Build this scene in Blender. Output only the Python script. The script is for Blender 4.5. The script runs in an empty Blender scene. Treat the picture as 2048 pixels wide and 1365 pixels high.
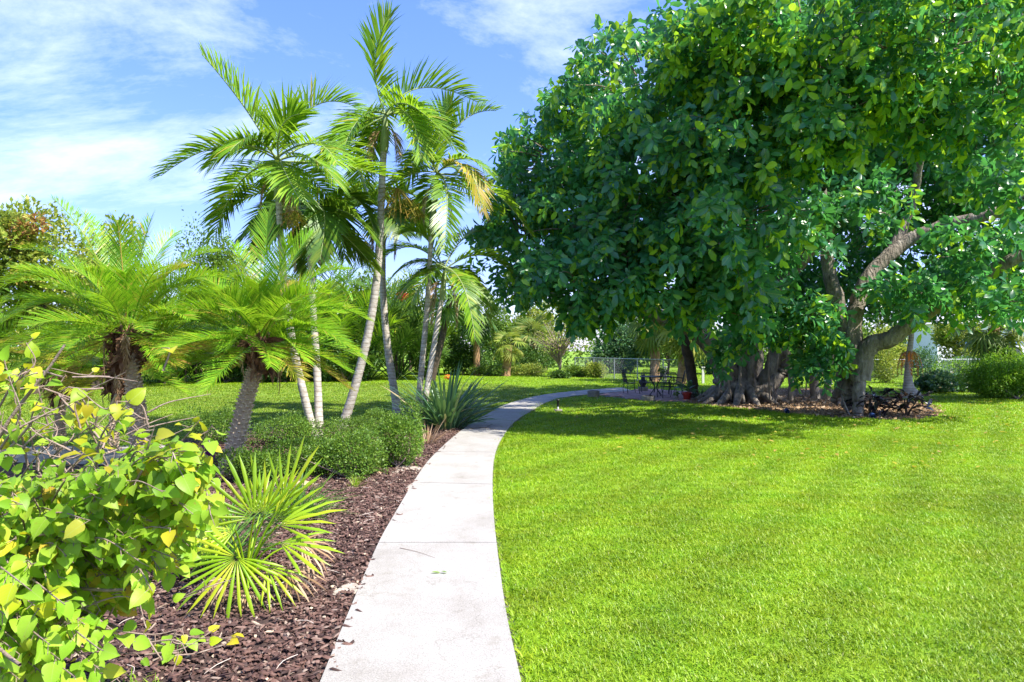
import bpy, math, random
import numpy as np
from mathutils import Vector, Matrix

rng = np.random.default_rng(11)
random.seed(11)
sc = bpy.context.scene
C = sc.collection

# ------------------------------------------------------------------ camera, sky, sun, exposure
F, H, HY = 1365.0, 1.7, 700.0          # focal length in photo pixels, eye height, horizon row
cam = bpy.data.objects.new('camera', bpy.data.cameras.new('camera'))
C.objects.link(cam)
cam.location = (0, 0, H)
cam.rotation_euler = (math.radians(90), 0, 0)
cam.data.sensor_width = 36
cam.data.lens = F / 2048 * 36
cam.data.shift_y = (HY - 682.5) / 2048
cam.data.clip_start = 0.05
cam.data.clip_end = 1500
sc.camera = cam

SUN_AZ, SUN_EL = math.radians(120), math.radians(53)
sund = bpy.data.lights.new('sun', 'SUN')
sund.energy = 3.4
sund.angle = math.radians(0.55)
sund.color = (1.0, 0.95, 0.86)
sun = bpy.data.objects.new('sun', sund)
C.objects.link(sun)
sdir = Vector((math.sin(SUN_AZ) * math.cos(SUN_EL), math.cos(SUN_AZ) * math.cos(SUN_EL), math.sin(SUN_EL)))
sun.rotation_euler = sdir.to_track_quat('Z', 'Y').to_euler()
sun.location = (20, 20, 40)

W = bpy.data.worlds.new('World')
sc.world = W
W.use_nodes = True
nt = W.node_tree
nt.nodes.clear()
def wn(t, **k):
    n = nt.nodes.new(t)
    for a, b in k.items(): setattr(n, a, b)
    return n
def wl(a, b): nt.links.new(a, b)
sky = wn('ShaderNodeTexSky', sky_type='NISHITA', sun_disc=False)
sky.sun_elevation = SUN_EL
sky.sun_rotation = SUN_AZ
sky.air_density = 1.0; sky.dust_density = 0.6; sky.ozone_density = 2.2
tc = wn('ShaderNodeTexCoord')
sep = wn('ShaderNodeSeparateXYZ'); wl(tc.outputs['Generated'], sep.inputs[0])
mz = wn('ShaderNodeMath', operation='MAXIMUM'); wl(sep.outputs[2], mz.inputs[0]); mz.inputs[1].default_value = 0.0
mx = wn('ShaderNodeMath', operation='ADD'); wl(mz.outputs[0], mx.inputs[0]); mx.inputs[1].default_value = 0.3
dx = wn('ShaderNodeMath', operation='DIVIDE'); wl(sep.outputs[0], dx.inputs[0]); wl(mx.outputs[0], dx.inputs[1])
dy = wn('ShaderNodeMath', operation='DIVIDE'); wl(sep.outputs[1], dy.inputs[0]); wl(mx.outputs[0], dy.inputs[1])
cmb = wn('ShaderNodeCombineXYZ'); wl(dx.outputs[0], cmb.inputs[0]); wl(dy.outputs[0], cmb.inputs[1])
mp = wn('ShaderNodeMapping'); wl(cmb.outputs[0], mp.inputs[0])
mp.inputs['Location'].default_value = (0.86, 0.36, 0); mp.inputs['Rotation'].default_value = (0, 0, math.radians(-35)); mp.inputs['Scale'].default_value = (0.8, 1.5, 1)
n1 = wn('ShaderNodeTexNoise'); wl(mp.outputs[0], n1.inputs['Vector'])
n1.inputs['Scale'].default_value = 1.1; n1.inputs['Detail'].default_value = 10; n1.inputs['Roughness'].default_value = 0.67; n1.inputs['Distortion'].default_value = 0.5
r1 = wn('ShaderNodeValToRGB'); wl(n1.outputs[0], r1.inputs[0])
r1.color_ramp.elements[0].position = 0.49; r1.color_ramp.elements[0].color = (0, 0, 0, 1)
r1.color_ramp.elements[1].position = 0.8; r1.color_ramp.elements[1].color = (1, 1, 1, 1)
cl = wn('ShaderNodeMath', operation='MULTIPLY'); wl(r1.outputs[0], cl.inputs[0]); cl.inputs[1].default_value = 0.8
tint = wn('ShaderNodeHueSaturation'); tint.inputs['Saturation'].default_value = 1.28; tint.inputs['Value'].default_value = 1.12
t2 = wn('ShaderNodeMixRGB', blend_type='MULTIPLY'); t2.inputs[0].default_value = 1; wl(sky.outputs[0], t2.inputs[1]); t2.inputs[2].default_value = (0.62, 0.6, 0.95, 1); gm = wn('ShaderNodeGamma'); wl(t2.outputs[0], gm.inputs[0]); gm.inputs[1].default_value = 0.68; wl(gm.outputs[0], tint.inputs['Color'])
mxc = wn('ShaderNodeMixRGB', blend_type='MIX'); wl(cl.outputs[0], mxc.inputs[0]); wl(tint.outputs[0], mxc.inputs[1])
mxc.inputs[2].default_value = (3.4, 3.6, 3.9, 1)
bg = wn('ShaderNodeBackground'); wl(mxc.outputs[0], bg.inputs[0]); bg.inputs[1].default_value = 0.15
wo = wn('ShaderNodeOutputWorld'); wl(bg.outputs[0], wo.inputs[0])

vs = sc.view_settings
vs.view_transform = 'Standard'; vs.look = 'None'; vs.gamma = 1.0; vs.use_curve_mapping = False
vs.exposure = 1.86
sc.cycles.max_bounces = 8
sc.cycles.transparent_max_bounces = 6
sc.cycles.diffuse_bounces = 4
sc.cycles.transmission_bounces = 6

# ------------------------------------------------------------------ helpers
def at(px, py, Y): return np.array([(px - 1024) / F * Y, Y, H + (HY - py) / F * Y])
def gp(px, py, z=0.0): return at(px, py, F * (H - z) / (py - HY)) * [1, 1, 0] + [0, 0, z]
def nrm(v):
    v = np.asarray(v, float)
    return v / np.maximum(np.linalg.norm(v, axis=-1, keepdims=True), 1e-9)
def rv(n, s=1.0): return rng.normal(size=(n, 3)) * s
def U(a, b, n=None): return rng.uniform(a, b, n)

class MB:
    def __init__(s): s.v, s.l, s.c, s.m, s.n = [], [], [], [], 0
    def add(s, v, f, mi=0):
        v = np.asarray(v, float).reshape(-1, 3); f = np.asarray(f, int)
        if len(f) == 0: return s
        s.v.append(v); s.l.append((f + s.n).ravel()); s.c.append(np.full(len(f), f.shape[1])); s.m.append(np.full(len(f), mi)); s.n += len(v)
        return s
    def mesh(s, name, mats, smooth=True):
        me = bpy.data.meshes.new(name)
        v = np.concatenate(s.v); l = np.concatenate(s.l); c = np.concatenate(s.c); m = np.concatenate(s.m)
        me.vertices.add(len(v)); me.vertices.foreach_set('co', v.astype(np.float32).ravel())
        me.loops.add(len(l)); me.loops.foreach_set('vertex_index', l.astype(np.int32))
        me.polygons.add(len(c)); me.polygons.foreach_set('loop_start', np.concatenate([[0], np.cumsum(c)[:-1]]).astype(np.int32))
        me.polygons.foreach_set('loop_total', c.astype(np.int32))
        me.polygons.foreach_set('material_index', m.astype(np.int32))
        me.polygons.foreach_set('use_smooth', np.full(len(c), smooth))
        for x in (mats if isinstance(mats, (list, tuple)) else [mats]): me.materials.append(x)
        me.update(calc_edges=True)
        return me
    def build(s, name, mats, parent=None, smooth=True, kind=None):
        o = bpy.data.objects.new(name, s.mesh(name, mats, smooth))
        C.objects.link(o)
        if parent is not None: hang(o, parent)
        if kind: o['kind'] = kind
        return o

WORLD = {}
def hang(o, parent):
    """world-space mesh under a thing (keeps its place)"""
    o.parent = parent
    p, t = parent, Vector((0, 0, 0))
    while p is not None:
        t = t + p.location if p.type == 'EMPTY' else t
        p = p.parent
    if parent.type != 'EMPTY':
        o.matrix_parent_inverse = Matrix.Identity(4)
    else:
        o.matrix_parent_inverse = Matrix.Translation(-t)

def tag(o, label, cat, group=None, kind=None):
    o['label'] = label; o['category'] = cat
    if group: o['group'] = group
    if kind: o['kind'] = kind
    return o
def thing(name, label, cat, loc=(0, 0, 0), rz=0.0, group=None):
    o = bpy.data.objects.new(name, None); C.objects.link(o)
    o.empty_display_size = 0.2
    o.location = Vector(loc); o.rotation_euler = (0, 0, rz)
    return tag(o, label, cat, group)
def copy_thing(r, loc, rz, label):
    n = r.copy(); C.objects.link(n); n.location = Vector(loc); n.rotation_euler = (0, 0, rz); n['label'] = label
    for ch in list(r.children):
        c = ch.copy(); C.objects.link(c); c.parent = n
        for g in list(ch.children):
            d = g.copy(); C.objects.link(d); d.parent = c
    return n

def tube(pts, rad, sides=8, cap=True, wob=0.0):
    pts = np.asarray(pts, float); n = len(pts); rad = np.broadcast_to(np.asarray(rad, float), (n,))
    T = nrm(np.gradient(pts, axis=0))
    ref = np.array([0.31, 0.17, 0.93]) if abs(T[:, 2]).mean() < 0.8 else np.array([1.0, 0.1, 0.05])
    A = nrm(np.cross(T, ref)); B = np.cross(T, A)
    th = np.linspace(0, 2 * np.pi, sides, endpoint=False)
    R = rad[:, None] * (1 + (U(-wob, wob, (n, sides)) if wob else 0))
    v = pts[:, None] + R[..., None] * (np.cos(th)[None, :, None] * A[:, None] + np.sin(th)[None, :, None] * B[:, None])
    v = v.reshape(-1, 3)
    i = np.arange(n - 1)[:, None] * sides; j = np.arange(sides)[None]; k = (j + 1) % sides
    f = np.stack([i + j, i + k, i + sides + k, i + sides + j], -1).reshape(-1, 4)
    return v, f
def caps(mb, v, f, mi=0, sides=8, top=True, bottom=False):
    mb.add(v, f, mi)
    n = len(v)
    def cap(idx, flip):
        ring = v[idx]; c = ring.mean(0)
        vv = np.vstack([ring, c]); s = len(ring)
        tri = np.array([[a, (a + 1) % s, s] for a in range(s)])
        mb.add(vv, tri[:, ::-1] if flip else tri, mi)
    if top: cap(np.arange(n - sides, n), False)
    if bottom: cap(np.arange(0, sides), True)
def curve(P, n=12):
    """Catmull-Rom through points"""
    P = np.asarray(P, float)
    if len(P) == 2: return P[0] + (P[1] - P[0]) * np.linspace(0, 1, n)[:, None]
    Q = np.vstack([2 * P[0] - P[1], P, 2 * P[-1] - P[-2]])
    t = np.linspace(0, len(P) - 1, n); k = np.minimum(t.astype(int), len(P) - 2); u = (t - k)[:, None]
    a, b, c, d = Q[k], Q[k + 1], Q[k + 2], Q[k + 3]
    return 0.5 * (2 * b + (c - a) * u + (2 * a - 5 * b + 4 * c - d) * u ** 2 + (3 * b - a - 3 * c + d) * u ** 3)
def bez(p0, p1, p2, n):
    t = np.linspace(0, 1, n)[:, None]
    return (1 - t) ** 2 * p0 + 2 * t * (1 - t) * p1 + t * t * p2
def box(mb, c, s, mi=0, rz=0.0):
    c = np.asarray(c, float); s = np.asarray(s, float) / 2
    v = np.array([[x, y, z] for z in (-1, 1) for y in (-1, 1) for x in (-1, 1)]) * s
    ca, sa = math.cos(rz), math.sin(rz)
    v = np.stack([v[:, 0] * ca - v[:, 1] * sa, v[:, 0] * sa + v[:, 1] * ca, v[:, 2]], 1) + c
    mb.add(v, [[0, 2, 3, 1], [4, 5, 7, 6], [0, 1, 5, 4], [2, 6, 7, 3], [0, 4, 6, 2], [1, 3, 7, 5]], mi)
def lathe(mb, prof, sides=20, mi=0, c=(0, 0, 0)):
    prof = np.asarray(prof, float)
    th = np.linspace(0, 2 * np.pi, sides, endpoint=False)
    v = np.stack([prof[:, 0, None] * np.cos(th), prof[:, 0, None] * np.sin(th), np.repeat(prof[:, 1, None], sides, 1)], -1).reshape(-1, 3) + c
    n = len(prof); i = np.arange(n - 1)[:, None] * sides; j = np.arange(sides)[None]; k = (j + 1) % sides
    mb.add(v, np.stack([i + j, i + k, i + sides + k, i + sides + j], -1).reshape(-1, 4), mi)

def frames(d, up):
    y = nrm(d); x = nrm(np.cross(y, up)); z = np.cross(x, y)
    return np.stack([x, y, z], -1)
def place(tv, tf, R, S, P):
    S = np.asarray(S, float)
    if S.ndim == 1: S = S[:, None].repeat(3, 1)
    loc = tv[None] * S[:, None, :]
    v = np.einsum('nij,nkj->nki', R, loc) + P[:, None]
    f = tf[None] + (np.arange(len(P)) * len(tv))[:, None, None]
    return v.reshape(-1, 3), f.reshape(-1, tf.shape[1])

def leaf_template(ts, ws, fold=0.25, curl=0.25, wave=0.0):
    v = []; f = []
    for i, (t, w) in enumerate(zip(ts, ws)):
        z = -curl * t * t
        wv = wave * math.sin(i * 2.3)
        v += [[-w, t, z + fold * w + wv], [0, t, z], [w, t, z + fold * w - wv]]
    for i in range(len(ts) - 1):
        a = 3 * i
        f += [[a, a + 1, a + 4, a + 3], [a + 1, a + 2, a + 5, a + 4]]
    return np.array(v), np.array(f)
LEAF_OVAL = leaf_template([0, .3, .7, 1], [.03, .25, .24, .02])
LEAF_OBO = leaf_template([0, .28, .72, 1], [.04, .19, .25, .05], .25, .25)
LEAF_HEX = (np.array([[0, 0, 0], [.2, .3, .05], [.24, .72, -.06], [0, 1, -.2], [-.24, .72, -.06], [-.2, .3, .05]]), np.array([[0, 1, 2, 3], [0, 3, 4, 5]]))
LEAF_OVAL_HI = leaf_template([0, .07, .2, .42, .64, .83, .95, 1], [.012, .016, .13, .24, .27, .22, .11, .015], .25, .25)
LEAF_HEART_HI = leaf_template([-.09, -.02, .1, .27, .5, .72, .88, 1], [.06, .28, .4, .43, .38, .27, .1, 0], .28, .34, .035)
LEAF_HEART = leaf_template([-.06, .1, .35, .7, 1], [.12, .38, .42, .27, .0], .28, .34, .03)
LEAF_TINY = (np.array([[0, 0, 0], [.3, .45, .06], [0, 1, 0], [-.3, .45, .06]]), np.array([[0, 1, 2, 3]]))

# ------------------------------------------------------------------ materials
def newmat(name):
    m = bpy.data.materials.new(name); m.use_nodes = True
    t = m.node_tree; b = t.nodes['Principled BSDF']
    return m, t, b
def ramp(t, fac, cols):
    r = t.nodes.new('ShaderNodeValToRGB'); t.links.new(fac, r.inputs[0])
    e = r.color_ramp.elements
    while len(e) < len(cols): e.new(0.5)
    for i, (p, c) in enumerate(cols): e[i].position = p; e[i].color = (*c, 1)
    return r.outputs[0]
def leaf_mat(name, cols, trans=0.4, tcol=(0.35, 0.5, 0.04), rough=0.4, spec=0.4, tipcol=None, bump=False):
    m, t, b = newmat(name); N, L = t.nodes.new, t.links.new
    g = N('ShaderNodeNewGeometry'); oi = N('ShaderNodeObjectInfo')
    ad = N('ShaderNodeMath'); ad.operation = 'ADD'; L(g.outputs['Random Per Island'], ad.inputs[0]); L(oi.outputs['Random'], ad.inputs[1])
    fr = N('ShaderNodeMath'); fr.operation = 'FRACT'; L(ad.outputs[0], fr.inputs[0])
    col = ramp(t, fr.outputs[0], cols)
    nz = N('ShaderNodeTexNoise'); nz.inputs['Scale'].default_value = 1.3; nz.inputs['Detail'].default_value = 2
    L(g.outputs['Position'], nz.inputs['Vector'])
    hs = N('ShaderNodeHueSaturation'); L(col, hs.inputs['Color'])
    mr = N('ShaderNodeMapRange'); L(nz.outputs[0], mr.inputs[0]); mr.inputs[1].default_value = .3; mr.inputs[2].default_value = .7; mr.inputs[3].default_value = .75; mr.inputs[4].default_value = 1.3
    L(mr.outputs[0], hs.inputs['Value'])
    c = hs.outputs[0]
    L(c, b.inputs['Base Color']); b.inputs['Roughness'].default_value = rough
    b.inputs['Specular IOR Level'].default_value = spec
    tr = N('ShaderNodeBsdfTranslucent')
    mm = N('ShaderNodeMixRGB'); mm.blend_type = 'MIX'; mm.inputs[0].default_value = .6; L(c, mm.inputs[1]); mm.inputs[2].default_value = (*tcol, 1)
    L(mm.outputs[0], tr.inputs[0])
    ms = N('ShaderNodeMixShader'); ms.inputs[0].default_value = trans
    L(b.outputs[0], ms.inputs[1]); L(tr.outputs[0], ms.inputs[2])
    L(ms.outputs[0], t.nodes['Material Output'].inputs[0])
    return m
def veined(src, name, freq=7.0, spots=True):
    m = src.copy(); m.name = name; t = m.node_tree; N, L = t.nodes.new, t.links.new
    b = t.nodes['Principled BSDF']; base = b.inputs['Base Color'].links[0].from_socket
    tc = N('ShaderNodeTexCoord'); sx = N('ShaderNodeSeparateXYZ'); L(tc.outputs['Object'], sx.inputs[0])
    def mt(op, a, bb=None):
        n = N('ShaderNodeMath'); n.operation = op
        for i, x in enumerate((a, bb)):
            if x is None: continue
            if isinstance(x, (int, float)): n.inputs[i].default_value = x
            else: L(x, n.inputs[i])
        return n.outputs[0]
    ax = mt('ABSOLUTE', sx.outputs[0]); mid = mt('LESS_THAN', ax, .014)
    side = mt('LESS_THAN', mt('FRACT', mt('MULTIPLY', mt('SUBTRACT', sx.outputs[1], mt('MULTIPLY', ax, .75)), freq)), .12)
    v = mt('MAXIMUM', mid, mt('MULTIPLY', side, .45))
    mx_ = N('ShaderNodeMixRGB'); L(mt('MULTIPLY', v, .5), mx_.inputs[0]); L(base, mx_.inputs[1]); mx_.inputs[2].default_value = (.42, .5, .14, 1)
    col = mx_.outputs[0]
    if spots:
        nz = N('ShaderNodeTexNoise'); nz.inputs['Scale'].default_value = 3.2; nz.inputs['Detail'].default_value = 4
        va = N('ShaderNodeVectorMath'); va.operation = 'ADD'; oi = N('ShaderNodeObjectInfo'); L(tc.outputs['Object'], va.inputs[0]); L(oi.outputs['Location'], va.inputs[1]); L(va.outputs[0], nz.inputs['Vector'])
        f = ramp(t, nz.outputs[0], [(.68, (0, 0, 0)), (.74, (.7, .7, .7))])
        m3 = N('ShaderNodeMixRGB'); L(f, m3.inputs[0]); L(col, m3.inputs[1]); m3.inputs[2].default_value = (.3, .17, .05, 1); col = m3.outputs[0]
    L(col, b.inputs['Base Color'])
    for n in t.nodes:
        if n.type == 'MIX_RGB' and n.outputs[0].is_linked and n.outputs[0].links[0].to_node.type == 'BSDF_TRANSLUCENT': L(col, n.inputs[1])
    return m
def noise_mat(name, cols, scale=5, detail=6, rough=.85, bump=.3, bscale=None, stretch=(1, 1, 1), coord='Position', dist=.02, spec=.3):
    m, t, b = newmat(name); N, L = t.nodes.new, t.links.new
    if coord == 'Position': src = N('ShaderNodeNewGeometry').outputs['Position']
    else: src = N('ShaderNodeTexCoord').outputs['Object']
    mp = N('ShaderNodeMapping'); mp.inputs['Scale'].default_value = stretch; L(src, mp.inputs[0])
    nz = N('ShaderNodeTexNoise'); nz.inputs['Scale'].default_value = scale; nz.inputs['Detail'].default_value = detail; nz.inputs['Roughness'].default_value = .65
    L(mp.outputs[0], nz.inputs['Vector'])
    L(ramp(t, nz.outputs[0], cols), b.inputs['Base Color'])
    b.inputs['Roughness'].default_value = rough; b.inputs['Specular IOR Level'].default_value = spec
    if bump:
        n2 = N('ShaderNodeTexNoise'); n2.inputs['Scale'].default_value = bscale or scale * 3; n2.inputs['Detail'].default_value = 6; L(mp.outputs[0], n2.inputs['Vector'])
        bp = N('ShaderNodeBump'); bp.inputs['Strength'].default_value = bump; bp.inputs['Distance'].default_value = dist
        L(n2.outputs[0], bp.inputs['Height']); L(bp.outputs[0], b.inputs['Normal'])
    return m
def plain_mat(name, col, rough=.5, metal=0.0, var=.15):
    m, t, b = newmat(name); N, L = t.nodes.new, t.links.new
    nz = N('ShaderNodeTexNoise'); nz.inputs['Scale'].default_value = 9
    L(N('ShaderNodeTexCoord').outputs['Object'], nz.inputs['Vector'])
    c = np.array(col)
    L(ramp(t, nz.outputs[0], [(.3, tuple(c * (1 - var))), (.7, tuple(np.minimum(c * (1 + var), 1)))]), b.inputs['Base Color'])
    b.inputs['Roughness'].default_value = rough; b.inputs['Metallic'].default_value = metal
    return m

def grass_mat(name, cols):
    m, t, b = newmat(name); N, L = t.nodes.new, t.links.new
    g = N('ShaderNodeNewGeometry'); oi = N('ShaderNodeObjectInfo')
    ad = N('ShaderNodeMath'); ad.operation = 'ADD'; L(g.outputs['Random Per Island'], ad.inputs[0]); L(oi.outputs['Random'], ad.inputs[1])
    fr = N('ShaderNodeMath'); fr.operation = 'FRACT'; L(ad.outputs[0], fr.inputs[0])
    col = ramp(t, fr.outputs[0], cols)
    nz = N('ShaderNodeTexNoise'); nz.inputs['Scale'].default_value = .45; nz.inputs['Detail'].default_value = 5; nz.inputs['Roughness'].default_value = .65
    L(g.outputs['Position'], nz.inputs['Vector'])
    hs = N('ShaderNodeHueSaturation'); L(col, hs.inputs['Color'])
    mr = N('ShaderNodeMapRange'); L(nz.outputs[0], mr.inputs[0]); mr.inputs[1].default_value = .35; mr.inputs[2].default_value = .65; mr.inputs[3].default_value = .82; mr.inputs[4].default_value = 1.15
    wv = N('ShaderNodeTexWave'); wv.inputs['Scale'].default_value = .36; wv.inputs['Distortion'].default_value = 1.2; wv.inputs['Detail'].default_value = 1
    mp = N('ShaderNodeMapping'); mp.inputs['Rotation'].default_value = (0, 0, .62); L(g.outputs['Position'], mp.inputs[0]); L(mp.outputs[0], wv.inputs['Vector'])
    mw = N('ShaderNodeMapRange'); L(wv.outputs['Fac'], mw.inputs[0]); mw.inputs[3].default_value = .9; mw.inputs[4].default_value = 1.1
    mul = N('ShaderNodeMath'); mul.operation = 'MULTIPLY'; L(mr.outputs[0], mul.inputs[0]); L(mw.outputs[0], mul.inputs[1])
    n3 = N('ShaderNodeTexNoise'); n3.inputs['Scale'].default_value = 1.7; n3.inputs['Detail'].default_value = 6; n3.inputs['Roughness'].default_value = .7; L(g.outputs['Position'], n3.inputs['Vector'])
    mh = N('ShaderNodeMapRange'); L(n3.outputs[0], mh.inputs[0]); mh.inputs[1].default_value = .3; mh.inputs[2].default_value = .7; mh.inputs[3].default_value = .515; mh.inputs[4].default_value = .48; L(mh.outputs[0], hs.inputs['Hue'])
    L(mul.outputs[0], hs.inputs['Value']); L(hs.outputs[0], b.inputs['Base Color'])
    b.inputs['Roughness'].default_value = .45; b.inputs['Specular IOR Level'].default_value = .35
    tr = N('ShaderNodeBsdfTranslucent'); L(hs.outputs[0], tr.inputs[0])
    ms = N('ShaderNodeMixShader'); ms.inputs[0].default_value = .4
    L(b.outputs[0], ms.inputs[1]); L(tr.outputs[0], ms.inputs[2]); L(ms.outputs[0], t.nodes['Material Output'].inputs[0])
    return m
M = {}
M['grass'] = grass_mat('grass_blades', [(0, (.155, .3, .005)), (.5, (.215, .37, .008)), (.85, (.29, .42, .014)), (.985, (.36, .48, .03)), (1, (.5, .5, .2))])
M['dull_grass'] = grass_mat('duller_grass_blades', [(0, (.12, .22, .01)), (.5, (.18, .3, .014)), (.85, (.25, .34, .022)), (1, (.36, .38, .08))])  # duller, darker greens for the left lawn only
M['dull_soil'] = noise_mat('duller_lawn_ground', [(.3, (.1, .17, .01)), (.55, (.14, .22, .014)), (.8, (.19, .26, .025))], 1.2, 8, .9, .5, 40)
M['soil'] = noise_mat('lawn_ground', [(.3, (.11, .2, .006)), (.55, (.16, .27, .009)), (.8, (.22, .31, .015))], 1.2, 8, .9, .5, 40)
M['mulch'] = noise_mat('mulch_soil', [(.25, (.018, .011, .009)), (.5, (.05, .03, .024)), (.7, (.09, .055, .045)), (.85, (.2, .15, .12))], 22, 8, .95, .8, 60)
M['litter'] = noise_mat('litter_soil', [(.25, (.03, .017, .01)), (.5, (.08, .045, .028)), (.8, (.18, .11, .07))], 9, 8, .95, .8, 40)
M['sand'] = noise_mat('sand', [(.3, (.22, .18, .14)), (.7, (.42, .37, .31))], 30, 6, .95, .4)
M['rock'] = noise_mat('tan_rock', [(.3, (.32, .2, .11)), (.7, (.52, .38, .24))], 12, 6, .9, .5, coord='Object')
def chip_mat():
    m, t, b = newmat('mulch_chips'); N, L = t.nodes.new, t.links.new
    g = N('ShaderNodeNewGeometry'); oi = N('ShaderNodeObjectInfo')
    ad = N('ShaderNodeMath'); ad.operation = 'ADD'; L(g.outputs['Random Per Island'], ad.inputs[0]); L(oi.outputs['Random'], ad.inputs[1])
    fr = N('ShaderNodeMath'); fr.operation = 'FRACT'; L(ad.outputs[0], fr.inputs[0])
    L(ramp(t, fr.outputs[0], [(0, (.03, .013, .009)), (.4, (.075, .035, .025)), (.72, (.125, .064, .046)), (.9, (.17, .105, .08)), (.975, (.2, .15, .12)), (1, (.46, .36, .25))]), b.inputs['Base Color'])
    b.inputs['Roughness'].default_value = .75
    return m
M['chips'] = chip_mat()
def concrete(name, a, c):
    m, t, b = newmat(name); N, L = t.nodes.new, t.links.new
    pos = N('ShaderNodeNewGeometry').outputs['Position']; oi = N('ShaderNodeObjectInfo')
    def nz(sc_, det, ro=.6):
        n = N('ShaderNodeTexNoise'); n.inputs['Scale'].default_value = sc_; n.inputs['Detail'].default_value = det; n.inputs['Roughness'].default_value = ro; L(pos, n.inputs['Vector']); return n.outputs[0]
    grain, patch, stain = nz(120, 5, .75), nz(1.3, 9, .72), nz(5, 6, .7)
    col = ramp(t, grain, [(.3, tuple(np.array(a) * .5)), (.45, a), (.62, c), (.75, tuple(np.minimum(np.array(c) * 1.25, .8)))])
    vo = N('ShaderNodeTexVoronoi'); vo.feature = 'DISTANCE_TO_EDGE'; vo.inputs['Scale'].default_value = .55
    ds = N('ShaderNodeVectorMath'); ds.operation = 'ADD'; nn = N('ShaderNodeTexNoise'); nn.inputs['Scale'].default_value = 2.5; nn.inputs['Detail'].default_value = 5; L(pos, nn.inputs['Vector'])
    L(pos, ds.inputs[0]); L(nn.outputs['Color'], ds.inputs[1]); L(ds.outputs[0], vo.inputs['Vector'])
    crack = ramp(t, vo.outputs['Distance'], [(0, (.72, .7, .66)), (.0035, (1, 1, 1))])
    for f in (ramp(t, patch, [(.3, (.74, .72, .68)), (.55, (1, 1, 1))]), ramp(t, stain, [(.28, (.8, .78, .73)), (.42, (1, 1, 1))]), ramp(t, oi.outputs['Random'], [(0, (.9, .89, .88)), (1, (1, 1, 1))]), crack):
        mu = N('ShaderNodeMixRGB'); mu.blend_type = 'MULTIPLY'; mu.inputs[0].default_value = .85; L(col, mu.inputs[1]); L(f, mu.inputs[2]); col = mu.outputs[0]
    L(col, b.inputs['Base Color']); b.inputs['Roughness'].default_value = .92
    bp = N('ShaderNodeBump'); bp.inputs['Strength'].default_value = .5; bp.inputs['Distance'].default_value = .004; L(grain, bp.inputs['Height']); L(bp.outputs[0], b.inputs['Normal'])
    return m
M['concrete'] = concrete('pale_concrete', (.29, .277, .25), (.385, .37, .34))
M['joint'] = noise_mat('joint_dirt', [(.3, (.06, .05, .045)), (.7, (.14, .125, .11))], 20)
M['paver'] = noise_mat('pink_paver', [(.3, (.26, .15, .13)), (.7, (.4, .26, .23))], 6, 5, .9, .3)
M['stone'] = noise_mat('grey_stone', [(.3, (.13, .12, .1)), (.7, (.26, .24, .2))], 9, 6, .9, .4)
M['ficus'] = leaf_mat('ficus_leaf', [(0, (.026, .115, .055)), (.5, (.042, .17, .07)), (.85, (.07, .22, .06)), (1, (.13, .3, .04))], .42, (.14, .5, .07), .32, .5)
M['ficus_new_lit'] = leaf_mat('ficus_new_lit_leaf', [(0, (.1, .28, .03)), (.5, (.2, .41, .03)), (1, (.34, .5, .025))], .5, (.45, .7, .02), .3, .5)  # lime of new growth, also painted in for sunlit leaves of the crown top
M['boug'] = leaf_mat('bougainvillea_leaf', [(0, (.2, .4, .025)), (.5, (.31, .51, .04)), (.85, (.42, .56, .05)), (.97, (.5, .54, .05)), (1, (.5, .42, .06))], .52, (.42, .68, .015), .45, .3)
M['boug_yellow'] = leaf_mat('bougainvillea_yellowing_leaf', [(0, (.3, .46, .016)), (.5, (.46, .48, .02)), (.88, (.55, .44, .03)), (1, (.5, .28, .04))], .45, (.6, .6, .02), .45, .3)
M['palm'] = leaf_mat('feather_palm_leaf', [(0, (.085, .2, .014)), (.5, (.145, .29, .018)), (.85, (.23, .36, .02)), (.96, (.3, .36, .03)), (1, (.4, .32, .06))], .45, (.34, .55, .02), .38, .45)
M['palm_yellow'] = leaf_mat('feather_palm_yellow_leaf', [(0, (.3, .3, .03)), (.6, (.42, .34, .05)), (1, (.42, .28, .1))], .4, (.45, .4, .04), .45, .3)
M['date'] = leaf_mat('date_palm_leaf', [(0, (.11, .28, .012)), (.5, (.17, .37, .015)), (.85, (.26, .42, .018)), (.95, (.42, .4, .04)), (1, (.46, .3, .08))], .42, (.38, .6, .02), .4, .4)
M['date_old'] = leaf_mat('old_date_leaf', [(0, (.2, .3, .02)), (.4, (.34, .38, .03)), (.75, (.45, .33, .06)), (1, (.48, .26, .09))], .4, (.5, .45, .04), .45, .3)
M['boug_vein'] = veined(M['boug'], 'bougainvillea_veined_leaf'); M['boug_yellow_vein'] = veined(M['boug_yellow'], 'bougainvillea_yellow_veined_leaf')
M['ficus_vein'] = veined(M['ficus'], 'ficus_veined_leaf', 9, False); M['ficus_new_lit_vein'] = veined(M['ficus_new_lit'], 'ficus_new_lit_veined_leaf', 9, False)
M['dry'] = leaf_mat('dry_frond', [(0, (.2, .12, .06)), (.6, (.34, .22, .12)), (1, (.5, .38, .26))], .2, (.4, .28, .12), .7, .2)
M['dark_palm'] = leaf_mat('clump_palm_leaf', [(0, (.045, .12, .014)), (.6, (.085, .19, .018)), (1, (.18, .26, .02))], .4, (.26, .42, .02), .4, .4)
M['fan'] = leaf_mat('fan_leaf', [(0, (.2, .38, .012)), (.6, (.3, .46, .015)), (1, (.44, .5, .02))], .45, (.45, .62, .02), .35, .45)
M['sabal'] = leaf_mat('sabal_leaf', [(0, (.06, .12, .02)), (.6, (.12, .19, .03)), (1, (.26, .26, .07))], .35, (.3, .38, .05), .5, .3)
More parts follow.
